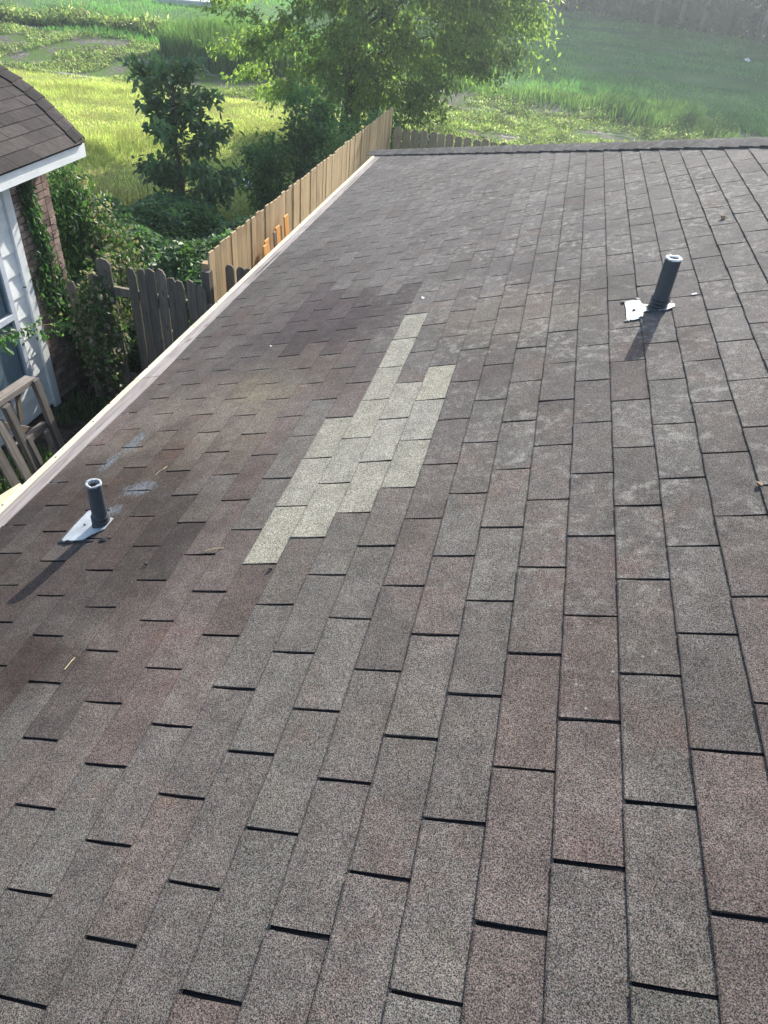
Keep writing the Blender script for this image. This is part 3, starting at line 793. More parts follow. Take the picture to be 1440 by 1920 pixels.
# neighbour roof: slope rising to -x at 25 degrees, ragged far edge
NP = R(25); nx0, nz0 = -3.66, 2.615
def NW(s, y, n=0.0): return Vector(L_(nx0 - s * math.cos(NP) + n * math.sin(NP), y, nz0 + s * math.sin(NP) + n * math.cos(NP)))
def nedge(s): return float(np.interp(s, [0, .03, .34, .63, .9, 1.13, 2.0], [5.24, 5.27, 5.39, 5.52, 5.57, 5.56, 5.4]))
m = MB()
ss = np.linspace(0, 3.2, 24)
poly = [(0.0, -2.0)] + [(s, nedge(s) - 0.03) for s in ss] + [(3.2, -2.0)]
m.prism([NW(s, y, -0.03) for s, y in poly], NW(0, 0, 0.025) - NW(0, 0, 0))
nroof = m.obj('roof', M_DECK, nb)
M_NSH = wood('brown_laminate_shingle', (0.036, 0.030, 0.029), (0.062, 0.052, 0.049), (0.02, 0.018, 0.018), 1.0, 0, 0.35, 0.9, False, coords='pos')
for k in range(0, 14):
    s0 = k * 0.142; s1 = s0 + 0.15
    y = -2.0 + (k * 0.13) % 0.30
    while y < 5.8:
        yl = 0.30; r = random.Random(k * 77 + int(y * 10))
        yl = r.choice([0.22, 0.30, 0.33])
        y0, y1 = y + .002, min(y + yl - .002, nedge(s0) - 0.02, )
        if y1 - y0 > 0.03 and y0 > 1.6:
            y1b = min(y + yl - .002, nedge(s1) - 0.02)
            th = 0.006 + r.uniform(0, .004)
            m = MB(); A = [NW(s0 - 0.015 * (k == 0), y0, th), NW(s0 - 0.015 * (k == 0), y1, th), NW(s1, max(y1b, y0 + .02), 0.001), NW(s1, y0, 0.001)]
            Bt = [NW(s0 - 0.015 * (k == 0), y0, -.002), NW(s0 - 0.015 * (k == 0), y1, -.002)]
            m.add(A + Bt, [(0, 1, 2, 3)[::-1], (4, 5, 1, 0)[::-1], (5, 2, 1), (4, 0, 3)])
            m.obj('shingle', M_NSH, nroof)
        y += yl
# cap shingles along the far edge
for i in range(9):
    s0 = 0.02 + i * 0.145; s1 = s0 + 0.24
    r = random.Random(i); h0 = 0.026; h1 = 0.014
    A = []; 
    for s, h in ((s0, h0), (s1, h1)):
        e = nedge(s); A += [NW(s - .02, e - 0.17, h - .008), NW(s, e - 0.05, h + .004), NW(s, e, h), NW(s, e + 0.03, h - 0.045)]
    m = MB(); m.add(A, [(0, 4, 5, 1), (1, 5, 6, 2), (2, 6, 7, 3)]); lo = [a - Vector((0, 0, .006)) for a in A[:4]]
    m.add(A[:4] + lo, [(0, 1, 5, 4), (1, 2, 6, 5), (2, 3, 7, 6)])
    m.obj('cap_shingle', M_NSH, nroof)
m = MB(); m.box(L_(-3.685, 1.62, 2.535), (0.022, 7.26, 0.125)); m.obj('fascia_board', M_WHITE, nb)
m = MB(); m.prism([L_(-3.696, 5.25, 2.475), L_(-3.696, 5.25, 2.597), L_(-4.5, 5.46, 2.70), L_(-4.5, 5.46, 2.56)], (0.0, -0.02, 0)); m.obj('rake_board', M_WHITE, nb)
m = MB(); m.box(L_(-3.87, 1.62, 2.467), (0.34, 7.22, 0.012)); m.obj('soffit', M_WHITE, nb)

# ------------------------------------------------------------------ fences
def picket_mesh(w, h, t, style, rr, mat, name='picket'):
    hw = w / 2; m = MB(); j = lambda a: rr.uniform(-a, a)
    if style == 'ear': pr = [(-hw, 0), (hw, 0), (hw, h - .03), (hw * .72, h), (-hw * .72, h), (-hw, h - .03)]
    elif style == 'round': pr = [(-hw, 0), (hw, 0), (hw, h - .045), (hw * .75, h - .014), (hw * .3, h), (-hw * .3, h), (-hw * .75, h - .014), (-hw, h - .045)]
    else: pr = [(-hw, 0), (hw, 0), (hw * (1 + j(.06)), h * .5), (hw, h - .06 + j(.03)), (hw * .5 + j(.01), h - .01 + j(.012)), (-hw * .3 + j(.01), h + j(.01)), (-hw, h - .035 + j(.03)), (-hw * (1 + j(.06)), h * .5)]
    m.prism([(x, -t / 2, z) for x, z in pr], (0, t, 0))
    return m.mesh(name, mat)
def fence(label, base, pickets, mat, rails, railmat, posts, group='board fences around the yard'):
    e = empty('fence', base, label, 'fence', group)
    b = Vector(base)
    for (me, loc, rot) in pickets:
        o = link(bpy.data.objects.new('picket', me), e); o.location = Vector(loc) - b; o.rotation_euler = rot
    for a, c, w, h in rails:
        m = MB(); m.beam(Vector(a) - b, Vector(c) - b, w, h); m.obj('rail', railmat, e)
    for p, h, s in posts:
        m = MB(); q = Vector(p) - b; m.box((q.x, q.y, q.z + h / 2), (s, s, h)); m.obj('post', railmat, e)
    return e
rr = random.Random(5)
# tan fence
tan = [picket_mesh(.137, 1.83 + rr.uniform(-.012, .012), .017, 'ear', rr, M_TAN) for _ in range(6)]
pk = []; y = 4.90
i = 0
while y < 13.02:
    x = -2.25 + rr.uniform(-.004, .004)
    pk.append((tan[i % 6] if i else tan[0], (x, y, 0.05 + rr.uniform(-.012, .012)), (rr.uniform(-.004, .004), rr.uniform(-.004, .004), math.pi / 2 + rr.uniform(-.015, .015))))
    y += .1405 if rr.random() > .12 else .147; i += 1
fence('tall tan board fence running away beside the eave, new wood', (-2.25, 9.0, 0), pk, M_TAN,
      [((-2.285, 4.86, z), (-2.285, 12.98, z), .035, .085) for z in (.35, .98, 1.55)], M_TAN,
      [((-2.345, yy, 0), 1.72, .088) for yy in (5.0, 7.4, 9.8, 12.2)])
# old grey fence, some pickets missing, leaning
old = [picket_mesh(.098, 1.64 + rr.uniform(-.05, .05), .018, 'worn', rr, M_GREYWOOD) for _ in range(8)]
wide = picket_mesh(.155, 1.66, .02, 'worn', rr, M_GREYWOOD)
pk = [(wide, (-3.33, 4.72, .03), (0, -.01, .03)), ]
x = -3.03
for i in range(8):
    pk.append((old[i], (x, 4.70 + rr.uniform(-.012, .012), .03 + rr.uniform(-.03, .02)), (rr.uniform(-.02, .02), rr.uniform(-.015, .015), rr.uniform(-.08, .08)))); x += .107
pk.append((old[2], (-3.55, 4.74, -.12), (0.02, .05, .05))); pk.append((old[5], (-3.68, 4.74, -.2), (0.03, -.04, .05)))
fence('low weathered grey picket fence with a missing board under vines', (-3.0, 4.7, 0), pk, M_GREYWOOD,
      [((-3.5, 4.745, z), (-2.2, 4.745, z), .04, .085) for z in (.36, 1.36)], M_GREYWOOD, [((-2.26, 4.80, 0), 1.72, .085), ((-3.44, 4.80, 0), 1.45, .09)])
# dark gate panel between the tan fence and the house
gt = [picket_mesh(.094, 1.62 + rr.uniform(-.01, .01), .018, 'round', rr, M_GREYWOOD) for _ in range(3)]
pk = [(gt[i % 3], (-2.12 + i * .098, 5.06, .10 + rr.uniform(-.012, .012)), (0, rr.uniform(-.01, .01), rr.uniform(-.02, .02))) for i in range(9)]
fence('dark picket panel with rounded tops crossing beside the tan fence', (-1.7, 5.06, 0), pk, M_GREYWOOD,
      [((-2.16, 5.03, z), (-1.27, 5.03, z), .035, .08) for z in (.4, 1.35)], M_GREYWOOD, [])
# back fence
bk = [picket_mesh(.142, 1.54 + rr.uniform(-.01, .01), .017, 'round', rr, M_BACKWOOD) for _ in range(4)]
pk = []; x = -2.09; i = 0
while x < 4.5:
    pk.append((bk[i % 4], (x, 13.0, .03 + rr.uniform(-.015, .015)), (rr.uniform(-.006, .006), rr.uniform(-.012, .012), rr.uniform(-.02, .02)))); x += .168 + rr.uniform(-.006, .006); i += 1
fence('brown-grey round-topped picket fence with open gaps behind the far roof edge', (1.0, 13.0, 0), pk, M_BACKWOOD,
      [((-2.18, 13.03, z), (4.6, 13.03, z), .035, .085) for z in (.35, 1.12)], M_BACKWOOD, [((xx, 13.10, 0), 1.48, .088) for xx in (-2.1, .2, 2.5)])
# loose orange boards leaning on the tan fence
labs = ['front short orange board of the pile leaning on the tan fence', 'second orange board touching the front one by the tan fence', 'dark-edged narrow board standing amid the orange boards',
        'middle wide orange board leaning on the tan fence', 'thin orange offcut behind the middle orange board', 'farthest and tallest orange board leaning on the tan fence']
for i, (y, h, w, tl, mt, dx) in enumerate(((6.02, 1.60, .09, .05, M_ORANGE, .03), (6.16, 1.62, .135, .06, M_ORANGE, 0), (6.36, 1.645, .055, .06, M_BACKWOOD, .02), (6.52, 1.66, .135, .07, M_ORANGE, 0), (6.66, 1.61, .06, .06, M_ORANGE, -.02), (6.82, 1.70, .14, .06, M_ORANGE, 0))):
    m = MB(); m.box((0, 0, h / 2), (.02, w, h)); o = m.obj('loose_board', mt); bevel(o, .003)
    o.location = (-2.19 + .06 + tl * h + dx - .02, y, 0.0); o.rotation_euler = (0, -math.atan(tl), rnd.uniform(-.12, .12))
    tag(o, labs[i], 'board', 'loose boards leaning on the tan fence')
# pallet, upright against the neighbour's wall
pal = empty('wooden_pallet', (-3.15, 2.7, 0), 'broken grey wooden pallet standing upright below the neighbour window', 'pallet')
PB = Vector((-3.15, 2.7, 0))
def pbeam(name, a, b, w, h, mt):
    m = MB(); a = Vector(a); b = Vector(b); d = b - a; L = d.length
    ax = 2 if abs(d.z) > abs(d.y) else 1
    if ax == 2: m.box((0, 0, L / 2), (h, w, L)); q = d.to_track_quat('Z', 'Y')
    else: m.box((0, L / 2, 0), (h, L, w)); q = d.to_track_quat('Y', 'Z')
    o = m.obj(name, mt, pal); o.location = a - PB
    # keep the broad face towards +x
    dz = d.normalized(); X = Vector((1, 0, 0)); X = (X - dz * X.dot(dz)).normalized(); Yv = dz.cross(X)
    if ax == 2: o.rotation_euler = Matrix((X, Yv, dz)).transposed().to_euler()
    else: o.rotation_euler = Matrix((X, dz, X.cross(dz))).transposed().to_euler()
    bevel(o, .004); return o
pbeam('rail', (-3.19, 1.5, 1.30), (-3.19, 3.13, 1.195), .055, .10, M_PALLET_H)
pbeam('rail', (-3.17, 2.70, .745), (-3.17, 3.13, .725), .07, .06, M_PALLET_H)
pbeam('upright', (-3.08, 3.22, .0), (-3.14, 3.11, 1.215), .075, .045, M_PALLET)
pbeam('upright', (-3.08, 2.86, .0), (-3.135, 2.70, 1.19), .075, .05, M_PALLET)
pbeam('slat', (-3.06, 2.72, .0), (-3.135, 2.58, 1.10), .09, .022, M_PALLET)
pbeam('slat', (-3.05, 2.92, .0), (-3.10, 2.80, .82), .05, .03, M_PALLET)
pbeam('slat', (-3.24, 2.98, .10), (-3.26, 2.83, 1.20), .10, .022, M_GREYWOOD)
pbeam('brace', (-3.235, 2.93, .86), (-3.235, 2.99, 1.20), .06, .022, M_GREYWOOD)
pbeam('slat', (-3.12, 3.17, .0), (-3.12, 3.06, .72), .06, .03, M_PALLET_H)
pbeam('brace', (-3.30, 2.72, .95), (-3.30, 3.14, .62), .06, .022, M_GREYWOOD)
pbeam('slat', (-3.05, 2.56, .0), (-3.14, 2.42, 1.12), .10, .022, M_PALLET)
m = MB(); m.box((0, 0, 0), (.11, .8, .03)); o = m.obj('plank', M_NEWWOOD_H); o.location = (-3.02, 2.02, .59); o.rotation_euler = (0, .5, -.25); bevel(o, .003)
tag(o, 'pale pine plank sticking up beside the grey pallet at the left edge', 'plank')

# ------------------------------------------------------------------ plants near the houses
def leaf_cloud(n, centres, sig, Lr, wr, outward=None, down=0.3):
    c = centres[rng.integers(0, len(centres), n)]
    P = c + rng.normal(0, 1, (n, 3)) * sig
    D = rng.normal(0, 1, (n, 3)); D[:, 2] -= down
    if outward is not None: D += unit(P - outward) * 0.8
    N = rng.normal(0, .5, (n, 3)); N[:, 2] += 1
    L = rng.uniform(*Lr, n); Wd = L * rng.uniform(*wr, n)
    return P, D, N, L, Wd
# sapling with broad dark leaves
SB = Vector((-5.45, 10.6, 0))
sap = empty('sapling', SB, 'dark broad-leaved sapling standing alone on the lawn edge', 'tree')
tr = MB(); tr.tube([(0, 0, -.05), (.03, .02, .7), (-.03, 0, 1.4), (.02, .02, 2.0), (-.02, 0, 2.5)], [.045, .038, .028, .018, .008], 7)
tr.obj('trunk', M_STEM, sap, True)
br = MB(); cl = []
for i in range(38):
    z = 0.2 + 2.2 * (i / 38) ** 1.0; a = i * 2.4 + rnd.uniform(-.5, .5)
    prof = np.interp(z, [0.2, .7, 1.2, 1.6, 2.0, 2.4], [1.0, 1.0, .85, .66, .70, .42])
    ln = prof * rnd.choice([.45, .7, .95, 1.15])
    p0 = Vector((0, 0, z)); p2 = p0 + Vector((math.cos(a) * ln, math.sin(a) * ln, ln * rnd.uniform(.15, .7))); p1 = (p0 + p2) / 2 + Vector((0, 0, .06))
    br.tube([p0, p1, p2], [.012, .008, .003], 4, False)
    for t in np.linspace(.45, 1.05, int(3 + ln * 8)): cl.append(p0.lerp(p2, t) + Vector((0, 0, .05 * math.sin(t * 3))))
# one long bare branch reaching right
p = [Vector((0, 0, 1.70)), Vector((.35, -.15, 1.98)), Vector((.85, -.25, 2.16))]
br2 = MB(); br2.tube(p, [.012, .008, .003], 4, False); br2.obj('branch', M_STEM, sap, True)
for t in np.linspace(0, 1, 9): cl.append(p[0].lerp(p[1], t * 2) if t < .5 else p[1].lerp(p[2], t * 2 - 1))
br.obj('branch', M_STEM, sap, True)
cl = np.array([tuple(c) for c in cl])
P, D, N, L, Wd = leaf_cloud(3000, cl, .065, (.09, .17), (.5, .66), np.array([[0, 0, 1.2]]), .55)
camp = np.array(M.translation) - np.array(SB)
order = np.argsort(((P - camp) ** 2).sum(1) - 0.9 * P[:, 2])
big = order[:300]; rest = order[300:]
leaf_obj('leaves', P[rest], D[rest], N[rest], L[rest], Wd[rest], M_LF_SAP, True, .25, parent=sap, kind='stuff')
lm = leaf_mesh('leaf', np.zeros((1, 3)), np.array([[0, 1.0, 0]]), np.array([[0, 0, 1.0]]), 0.115, 0.066, M_LF_SAPO, True, .25)
for i in big:
    o = bpy.data.objects.new('leaf', lm); link(o, sap)
    d = Vector(D[i]).normalized(); s = d.cross(Vector(N[i])).normalized(); u = s.cross(d)
    o.location = P[i]; o.rotation_euler = Matrix((s, d, u)).transposed().to_euler()
    k = L[i] / .115; o.scale = (k, k, k)

def bush(name, loc, label, cat, ells, n, Lr, mat, wr=(.45, .7), trunk=True, six=False, stems=14, group=None):
    e = empty(name, loc, label, cat, group)
    cs = []
    for (cx_, cy_, cz_, rx_, ry_, rz_) in ells:
        k = int(60 * rx_ * rz_) + 20
        d = unit(rng.normal(0, 1, (k, 3))); rad = rng.uniform(.45, 1, (k, 1)) ** .5
        cs.append(np.array([[cx_, cy_, cz_]]) + d * rad * np.array([[rx_, ry_, rz_]]))
    cs = np.concatenate(cs); cs = cs[cs[:, 2] > .03]
    P, D, N, L, Wd = leaf_cloud(n, cs, .10, Lr, wr, np.array([[0, 0, .3]]), .3)
    P[:, 2] = np.abs(P[:, 2])
    leaf_obj('foliage', P, D, N, L, Wd, mat, six, parent=e, kind='stuff')
    if trunk:
        m = MB()
        for i in range(stems):
            c = cs[rng.integers(0, len(cs))]
            m.tube([(rnd.uniform(-.1, .1), rnd.uniform(-.1, .1), 0), (c[0] * .4, c[1] * .4, c[2] * .5), tuple(c)], [.02, .012, .004], 4, False)
        m.obj('stem', M_STEM, e, True)
    return e
bush('shrub', (-3.6, 11.6, 0), 'bushy bright green shrub rising behind the tan fence below the big tree', 'shrub',
     [(0, 0, .8, .9, .7, .8), (-.5, .2, .7, .6, .6, .7), (.45, .2, 1.2, .55, .5, .75), (.1, .1, 1.75, .35, .35, .5)], 9000, (.06, .12), M_LF_SHRUB)
bush('shrub', (-2.95, 15.0, 0), 'low leafy shrub at the foot of the big tree trunk', 'shrub', [(0, 0, .6, .8, .7, .7), (.9, .3, .4, .7, .6, .5)], 4000, (.06, .12), M_LF_SHRUB)

# undergrowth: dense mass between the fences and the lawn
def undergrowth():
    n = 120000
    x = rng.uniform(-6.6, -2.35, n); y = rng.uniform(4.95, 11.2, n)
    keep = (x > -6.4 + np.clip((7.6 - y) * 1.1, 0, 2.2) + .25 * vnoise(x, y, 2, 3)) & (x + .0 < -2.36) & (y < 10.2 + .5 * vnoise(x, y, 1.5, 4) + np.clip((x + 4.4) * .8, -.6, 1))
    x, y = x[keep], y[keep]
    h = 0.95 + .38 * vnoise(x, y, 1.7, 1) + .26 * vnoise(x, y, 3.8, 2)
    h = np.clip(h, .12, 1.45) * np.clip((10.8 - y) / 1.5, .4, 1)
    h = np.where(y > 8.5, np.minimum(h, .8), h) * np.clip((x + 6.5) / 1.2, .25, 1) * np.clip((10.9 - y) / 1.2, .3, 1)
    z = h * (1 - rng.uniform(0, 1, len(x)) ** 2 * .75)
    P = np.stack([x, y, z], 1)
    D = rng.normal(0, 1, P.shape); D[:, 2] = D[:, 2] * .4 - .1
    N = rng.normal(0, .45, P.shape); N[:, 2] += 1
    L = rng.uniform(.04, .11, len(x))
    o = leaf_obj('undergrowth', P, D, N, L, L * rng.uniform(.5, .75, len(x)), M_LF_UNDER, kind='stuff')
undergrowth()
n = 3200; x = rng.uniform(-7.6, -4.9, n); y = 8.9 + rng.normal(0, .9, n)
blades('tall_weeds', np.stack([x, y, np.zeros(n)], 1), rng.uniform(.3, .85, n), .012, M_DRYWEED, .4)

# climbing vine over the old fence and the brick corner
def vine():
    e = empty('climbing_vine', (-3.6, 4.9, 0), 'tangled climbing vine with grey dead leaves over the old fence end', 'vine')
    b = np.array([-3.6, 4.9, 0])
    spine = [((-4.28, 5.75, 1.9), .18), ((-4.25, 5.85, 1.6), .24), ((-4.1, 5.9, 1.35), .26), ((-3.95, 5.95, 1.15), .24), ((-3.55, 5.02, 1.2), .18), ((-3.6, 4.9, 1.0), .17), ((-3.7, 4.8, .85), .13),
             ((-3.55, 4.8, 1.05), .2), ((-3.42, 4.75, 1.3), .13), ((-3.55, 4.7, .75), .16), ((-3.36, 4.65, 1.15), .09), ((-3.45, 4.62, .6), .09), ((-3.25, 4.66, 1.0), .06), ((-3.5, 5.25, 1.3), .17)]
    P = []
    for c, s in spine:
        k = int(5200 * s); P.append(np.array(c) + rng.normal(0, 1, (k, 3)) * np.array([s * .55, s * .55, s * .7]))
    # strands hanging down the pickets
    st = MB(); strands = []
    for i in range(26):
        c, s = spine[rnd.randrange(3, len(spine))]
        p = [Vector(c) + Vector((rnd.uniform(-.2, .2), rnd.uniform(-.2, 0), rnd.uniform(-.1, .2)))]
        for j in range(6): p.append(p[-1] + Vector((rnd.uniform(-.07, .09), rnd.uniform(-.05, .03), -rnd.uniform(.05, .16))))
        p = [Vector((q.x, q.y, max(q.z, .1))) for q in p]
        st.tube([q - Vector(b) for q in p], [.006] * 6 + [.003], 4, False); strands.append(p)
        for q in p[1:]: P.append(np.array(q) + rng.normal(0, .05, (9, 3)))
    for i in range(16):   # thick dry stems rising from the ground
        p0 = Vector((rnd.uniform(-3.9, -3.35), rnd.uniform(4.6, 5.1), 0)); c, s = spine[rnd.randrange(len(spine))]
        mid = p0.lerp(Vector(c), .5) + Vector((rnd.uniform(-.15, .15), rnd.uniform(-.15, .15), 0))
        st.tube([p0 - Vector(b), mid - Vector(b), Vector(c) - Vector(b)], [.014, .011, .006], 5, False)
    st.obj('stem', M_STEM, e, True)
    P = np.concatenate(P) - b; n = len(P)
    D = rng.normal(0, .7, (n, 3)); D[:, 2] -= .7; D[:, 0] += .2; D[:, 1] -= .2
    N = rng.normal(0, .5, (n, 3)); N[:, 0] += .6; N[:, 1] -= .5; N[:, 2] += .4
    L = rng.uniform(.03, .068, n)
    leaf_obj('foliage', P, D, N, L, L * rng.uniform(.5, .8, n), M_LF_VINE, True, parent=e, kind='stuff')
    # ivy on the bricks
    e = empty('ivy', (-4.0, 4.75, 0), 'deep green ivy climbing the neighbour brick corner under the eave', 'vine')
    P = []
    for (c, s, k) in (((4.70, 2.25), (.05, .10), 240), ((4.72, 2.0), (.05, .12), 280), ((4.78, 1.72), (.06, .12), 280), ((4.72, 1.45), (.10, .13), 260), ((4.8, 1.2), (.13, .14), 380), ((4.95, .9), (.12, .2), 300)):
        yz = rng.normal(0, 1, (k, 2)) * np.array(s) + np.array(c)
        P.append(np.stack([XW + .01 + np.abs(rng.normal(0, .022, k)), yz[:, 0], yz[:, 1]], 1))
    yz = rng.normal(0, 1, (2600, 2)) * np.array([.14, .42]) + np.array([5.48, 1.6])
    P.append(np.stack([-4.22 + rng.normal(0, .09, 2600), yz[:, 0], np.clip(yz[:, 1], .1, 2.42)], 1))
    P = np.concatenate(P); P = P[P[:, 2] < 2.42] - np.array([-4.0, 4.75, 0]); n = len(P)
    D = rng.normal(0, .5, (n, 3)); D[:, 2] -= .9
    N = rng.normal(0, .4, (n, 3)); N[:, 0] += 1
    L = rng.uniform(.035, .075, n)
    leaf_obj('foliage', P, D, N, L, L * rng.uniform(.35, .6, n), M_LF_IVY, True, parent=e, kind='stuff')
    st = MB(); st.tube([(0, .05, 0), (-.01, .0, .8), (0, .04, 1.5), (0, -.04, 2.3)], [.012, .01, .008, .005], 5, False); st.obj('stem', M_STEM, e, True)
    # sprig across the window
    e = empty('vine_sprig', (-3.5, 4.2, 1.15), 'thin leafy vine sprig stretched across the neighbour window', 'vine')
    b = np.array([-3.5, 4.2, 1.15]); pts = [(-3.55, 4.25, 1.15), (-3.5, 4.0, 1.27), (-3.5, 3.7, 1.38), (-3.5, 3.35, 1.46), (-3.5, 3.1, 1.45)]
    st = MB(); st.tube([Vector(p) - Vector(b) for p in pts], [.006, .005, .004, .003, .002], 4, False)
    st.obj('stem', M_STEM, e, True)
    P = []
    for i in range(len(pts) - 1):
        for t in np.linspace(0, 1, 5): 
            c = np.array(pts[i]) * (1 - t) + np.array(pts[i + 1]) * t
            dens = 5 if i in (0, 1) else 10
            P.append(c + rng.normal(0, .045, (dens, 3)) - np.array([0, 0, .03]))
    P = np.concatenate(P) - b; n = len(P)
    D = rng.normal(0, .6, (n, 3)); D[:, 2] -= .7; N = rng.normal(0, .5, (n, 3)); N[:, 0] += .7; N[:, 2] += .6
    L = rng.uniform(.035, .075, n)
    leaf_obj('foliage', P, D, N, L, L * rng.uniform(.45, .7, n), M_LF_SHRUB, True, parent=e, kind='stuff')
vine()
n = 4200; x = rng.uniform(-3.9, -2.3, n); y = rng.uniform(2.2, 4.6, n)
kk = (vnoise(x, y, 3, 9) > -.1); x, y = x[kk], y[kk]
blades('grass', np.stack([x, y, np.zeros(len(x))], 1), rng.uniform(.08, .26, len(x)), .008, M_REED, .8)

# ------------------------------------------------------------------ big tree
TB = Vector((-4.63, 18.9, 0))
def big_tree():
    e = empty('shade_tree', TB, 'large spreading tree with drooping backlit branches beyond the tan fence', 'tree')
    tr = MB()
    tr.tube([(0, 0, -.2), (.02, 0, .8), (-.05, .02, 1.8), (.05, 0, 3.0), (.1, .1, 4.5), (.2, 0, 6.5), (.2, .1, 8.5)], [.30, .235, .21, .19, .15, .10, .05], 10)
    tr.tube([(.55, .25, -.2), (.62, .25, .9), (.75, .2, 2.2), (1.2, .2, 4.0), (1.9, .3, 6.0)], [.15, .12, .11, .09, .05], 8)
    tr.obj('trunk', M_BARK, e, True)
    lim = MB(); tips = []
    def zb(x, y):   # underside of the crown
        b = np.interp(x, [-3.6, -2.9, -2.2, -1.4, -.5, .3, 1.1, 2.2, 3.2, 4.2, 4.8], [2.3, 1.7, 1.25, .9, .75, .85, 1.0, 1.35, 1.85, 2.5, 3.4])
        return b + .22 * y
    n = 620
    c = []
    while len(c) < n:
        x = rnd.uniform(-3.7, 4.75); y = rnd.uniform(-3.4, 3.4); z = rnd.uniform(.8, 8.0)
        q = ((x - .5) / 4.5) ** 2 + (y / 2.7) ** 2 + ((z - 3.6) / 4.6) ** 2
        if q > 1 or z < zb(x, y): continue
        if q < .28 and rnd.random() < .6: continue
        if x < -1.3 and (y > .3 or rnd.random() < .45): continue
        c.append((x, y, z))
    c = np.array(c)
    for i in range(0, n, 40):
        p = Vector(c[i]); h = max(.9, p.z * .55 + .3)
        root = Vector((.05, 0, min(h, 6)))
        mid = root.lerp(p, .55) + Vector((0, 0, .35))
        lim.tube([root, mid, p], [.04, .022, .006], 5, False)
    for i in range(0, n, 5):   # drooping twigs
        p = Vector(c[i]); d = Vector((p.x, p.y, 0)).normalized() if p.xy.length > .1 else Vector((1, 0, 0))
        lim.tube([p - d * .3 + Vector((0, 0, .1)), p, p + d * .25 - Vector((0, 0, .12))], [.008, .006, .003], 4, False)
    lim.obj('branch', M_BARK, e, True)
    m = 80000
    idx = rng.integers(0, n, m); cc = c[idx]
    out = unit(cc * np.array([[1, 1, .15]]) + 1e-6)
    t = rng.normal(0, 1, (m, 1)) * .26
    P = cc + out * t + rng.normal(0, 1, (m, 3)) * np.array([[.10, .10, .09]]) - np.array([[0, 0, 1]]) * np.clip(t, 0, 1) * .5
    D = rng.normal(0, .6, (m, 3)) + out * .5; D[:, 2] -= .75
    N = rng.normal(0, .6, (m, 3)); N[:, 2] += .8
    L = rng.uniform(.085, .165, m)
    leaf_obj('crown', P, D, N, L, L * rng.uniform(.38, .55, m), M_LF_TREE, parent=e, kind='stuff')
big_tree()

# ------------------------------------------------------------------ lawn, ditch plants, field
n = 150000
x = rng.uniform(-21, -3, n); y = rng.uniform(10, 23.2, n)
k = (y < 21.4 + .9 * vnoise(x, y, .8, 21)) & (x < -6.3 + np.clip((y - 10.3) * 2.2, -1, 3.4)) & (rng.uniform(0, 1, n) < .75 + .35 * vnoise(x, y, 1.1, 5))
x, y = x[k], y[k]
hh = rng.uniform(.035, .085, len(x)) * (1 + .7 * np.clip(vnoise(x, y, .9, 8), 0, 1)) + .12 * np.clip(1 - ((x + 9.2) ** 2 + (y - 14.2) ** 2) / 3.5, 0, 1)
blades('lawn_grass', gp(x, y), hh, .013, M_LAWN, .9, bend=False)
def weeds(name, n, xr, yr, test, Lr, hr, mat, base=None):
    x = rng.uniform(*xr, n); y = rng.uniform(*yr, n); k = test(x, y); x, y = x[k], y[k]; n = len(x)
    h = rng.uniform(*hr, n) * np.clip(.6 + .7 * vnoise(x, y, 1.6, 33), .15, 1.6)
    P = gp(x, y, 0); P[:, 2] += h * rng.uniform(.2, 1, n)
    D = rng.normal(0, .7, (n, 3)); D[:, 2] += .5; N = rng.normal(0, .5, (n, 3)); N[:, 2] += 1
    L = rng.uniform(*Lr, n)
    leaf_obj(name, P, D, N, L, L * rng.uniform(.3, .55, n), mat, kind='stuff')
weeds('ditch_weeds', 130000, (-26, 7), (20.5, 30), lambda x, y: (y > 21.3 + .9 * vnoise(x, y, .8, 21)) & (vnoise(x, y, 1.3, 41) > -.22) & (vnoise(x * .5, y * 1.4, 1.0, 43) < .62) & (y < 28.5 + .8 * vnoise(x, y, .5, 3)), (.05, .12), (.04, .22), M_WEED)
n = 17000; x = rng.uniform(-23, -13.5, n); y = 30.0 + (x + 18) * .13 + rng.normal(0, .75, n)
k = vnoise(x, y, 1.1, 50) > -.5; x, y = x[k], y[k]
weeds('bright_weeds', 26000, (-24, -13), (27.8, 32.5), lambda x, y: (np.abs(y - 30.0 - (x + 18) * .13 - .3 * vnoise(x, y, .9, 51)) < 1.0), (.12, .26), (.25, .65), M_WEED)
n = 9000; a = rng.uniform(0, 2 * np.pi, n); r_ = np.sqrt(rng.uniform(0, 1, n))
x = -11.6 + r_ * np.cos(a) * 2.6; y = 27.4 + r_ * np.sin(a) * 1.9
blades('reeds', gp(x, y), rng.uniform(.9, 1.7, n) * (1.05 - .35 * r_), .03, M_REED, .28)
weeds('sunny_weeds', 95000, (-3.4, 8), (13.6, 27), lambda x, y: (vnoise(x, y, 1.2, 45) > -.30) & (vnoise(x * .6, y * 1.5, 1.1, 46) < .55), (.04, .11), (.04, .20), M_WEED)
n = 22000; x = rng.uniform(-6, 14, n); y = 29.3 - x * .2 + rng.normal(0, .9, n)
k = (vnoise(x, y, .8, 61) > -.35) & (y > 23.3 - x * .0); x, y = x[k], y[k]
blades('tall_grass', gp(x, y), rng.uniform(.15, .55, len(x)) * np.clip(.8 + .5 * vnoise(x, y, 1.2, 62), .3, 1.4), .03, M_REED, .5)
n = 190000; x = rng.uniform(-42, 30, n); y = 28 + 44 * rng.uniform(0, 1, n) ** 1.4
k = (vnoise(x, y, .5, 71) > -.75) & (y < 75 - .3 * x) & (np.abs(x + 3) < 23 + (y - 28) * .65) & (x > -20 - (y - 28) * .7); x, y = x[k], y[k]
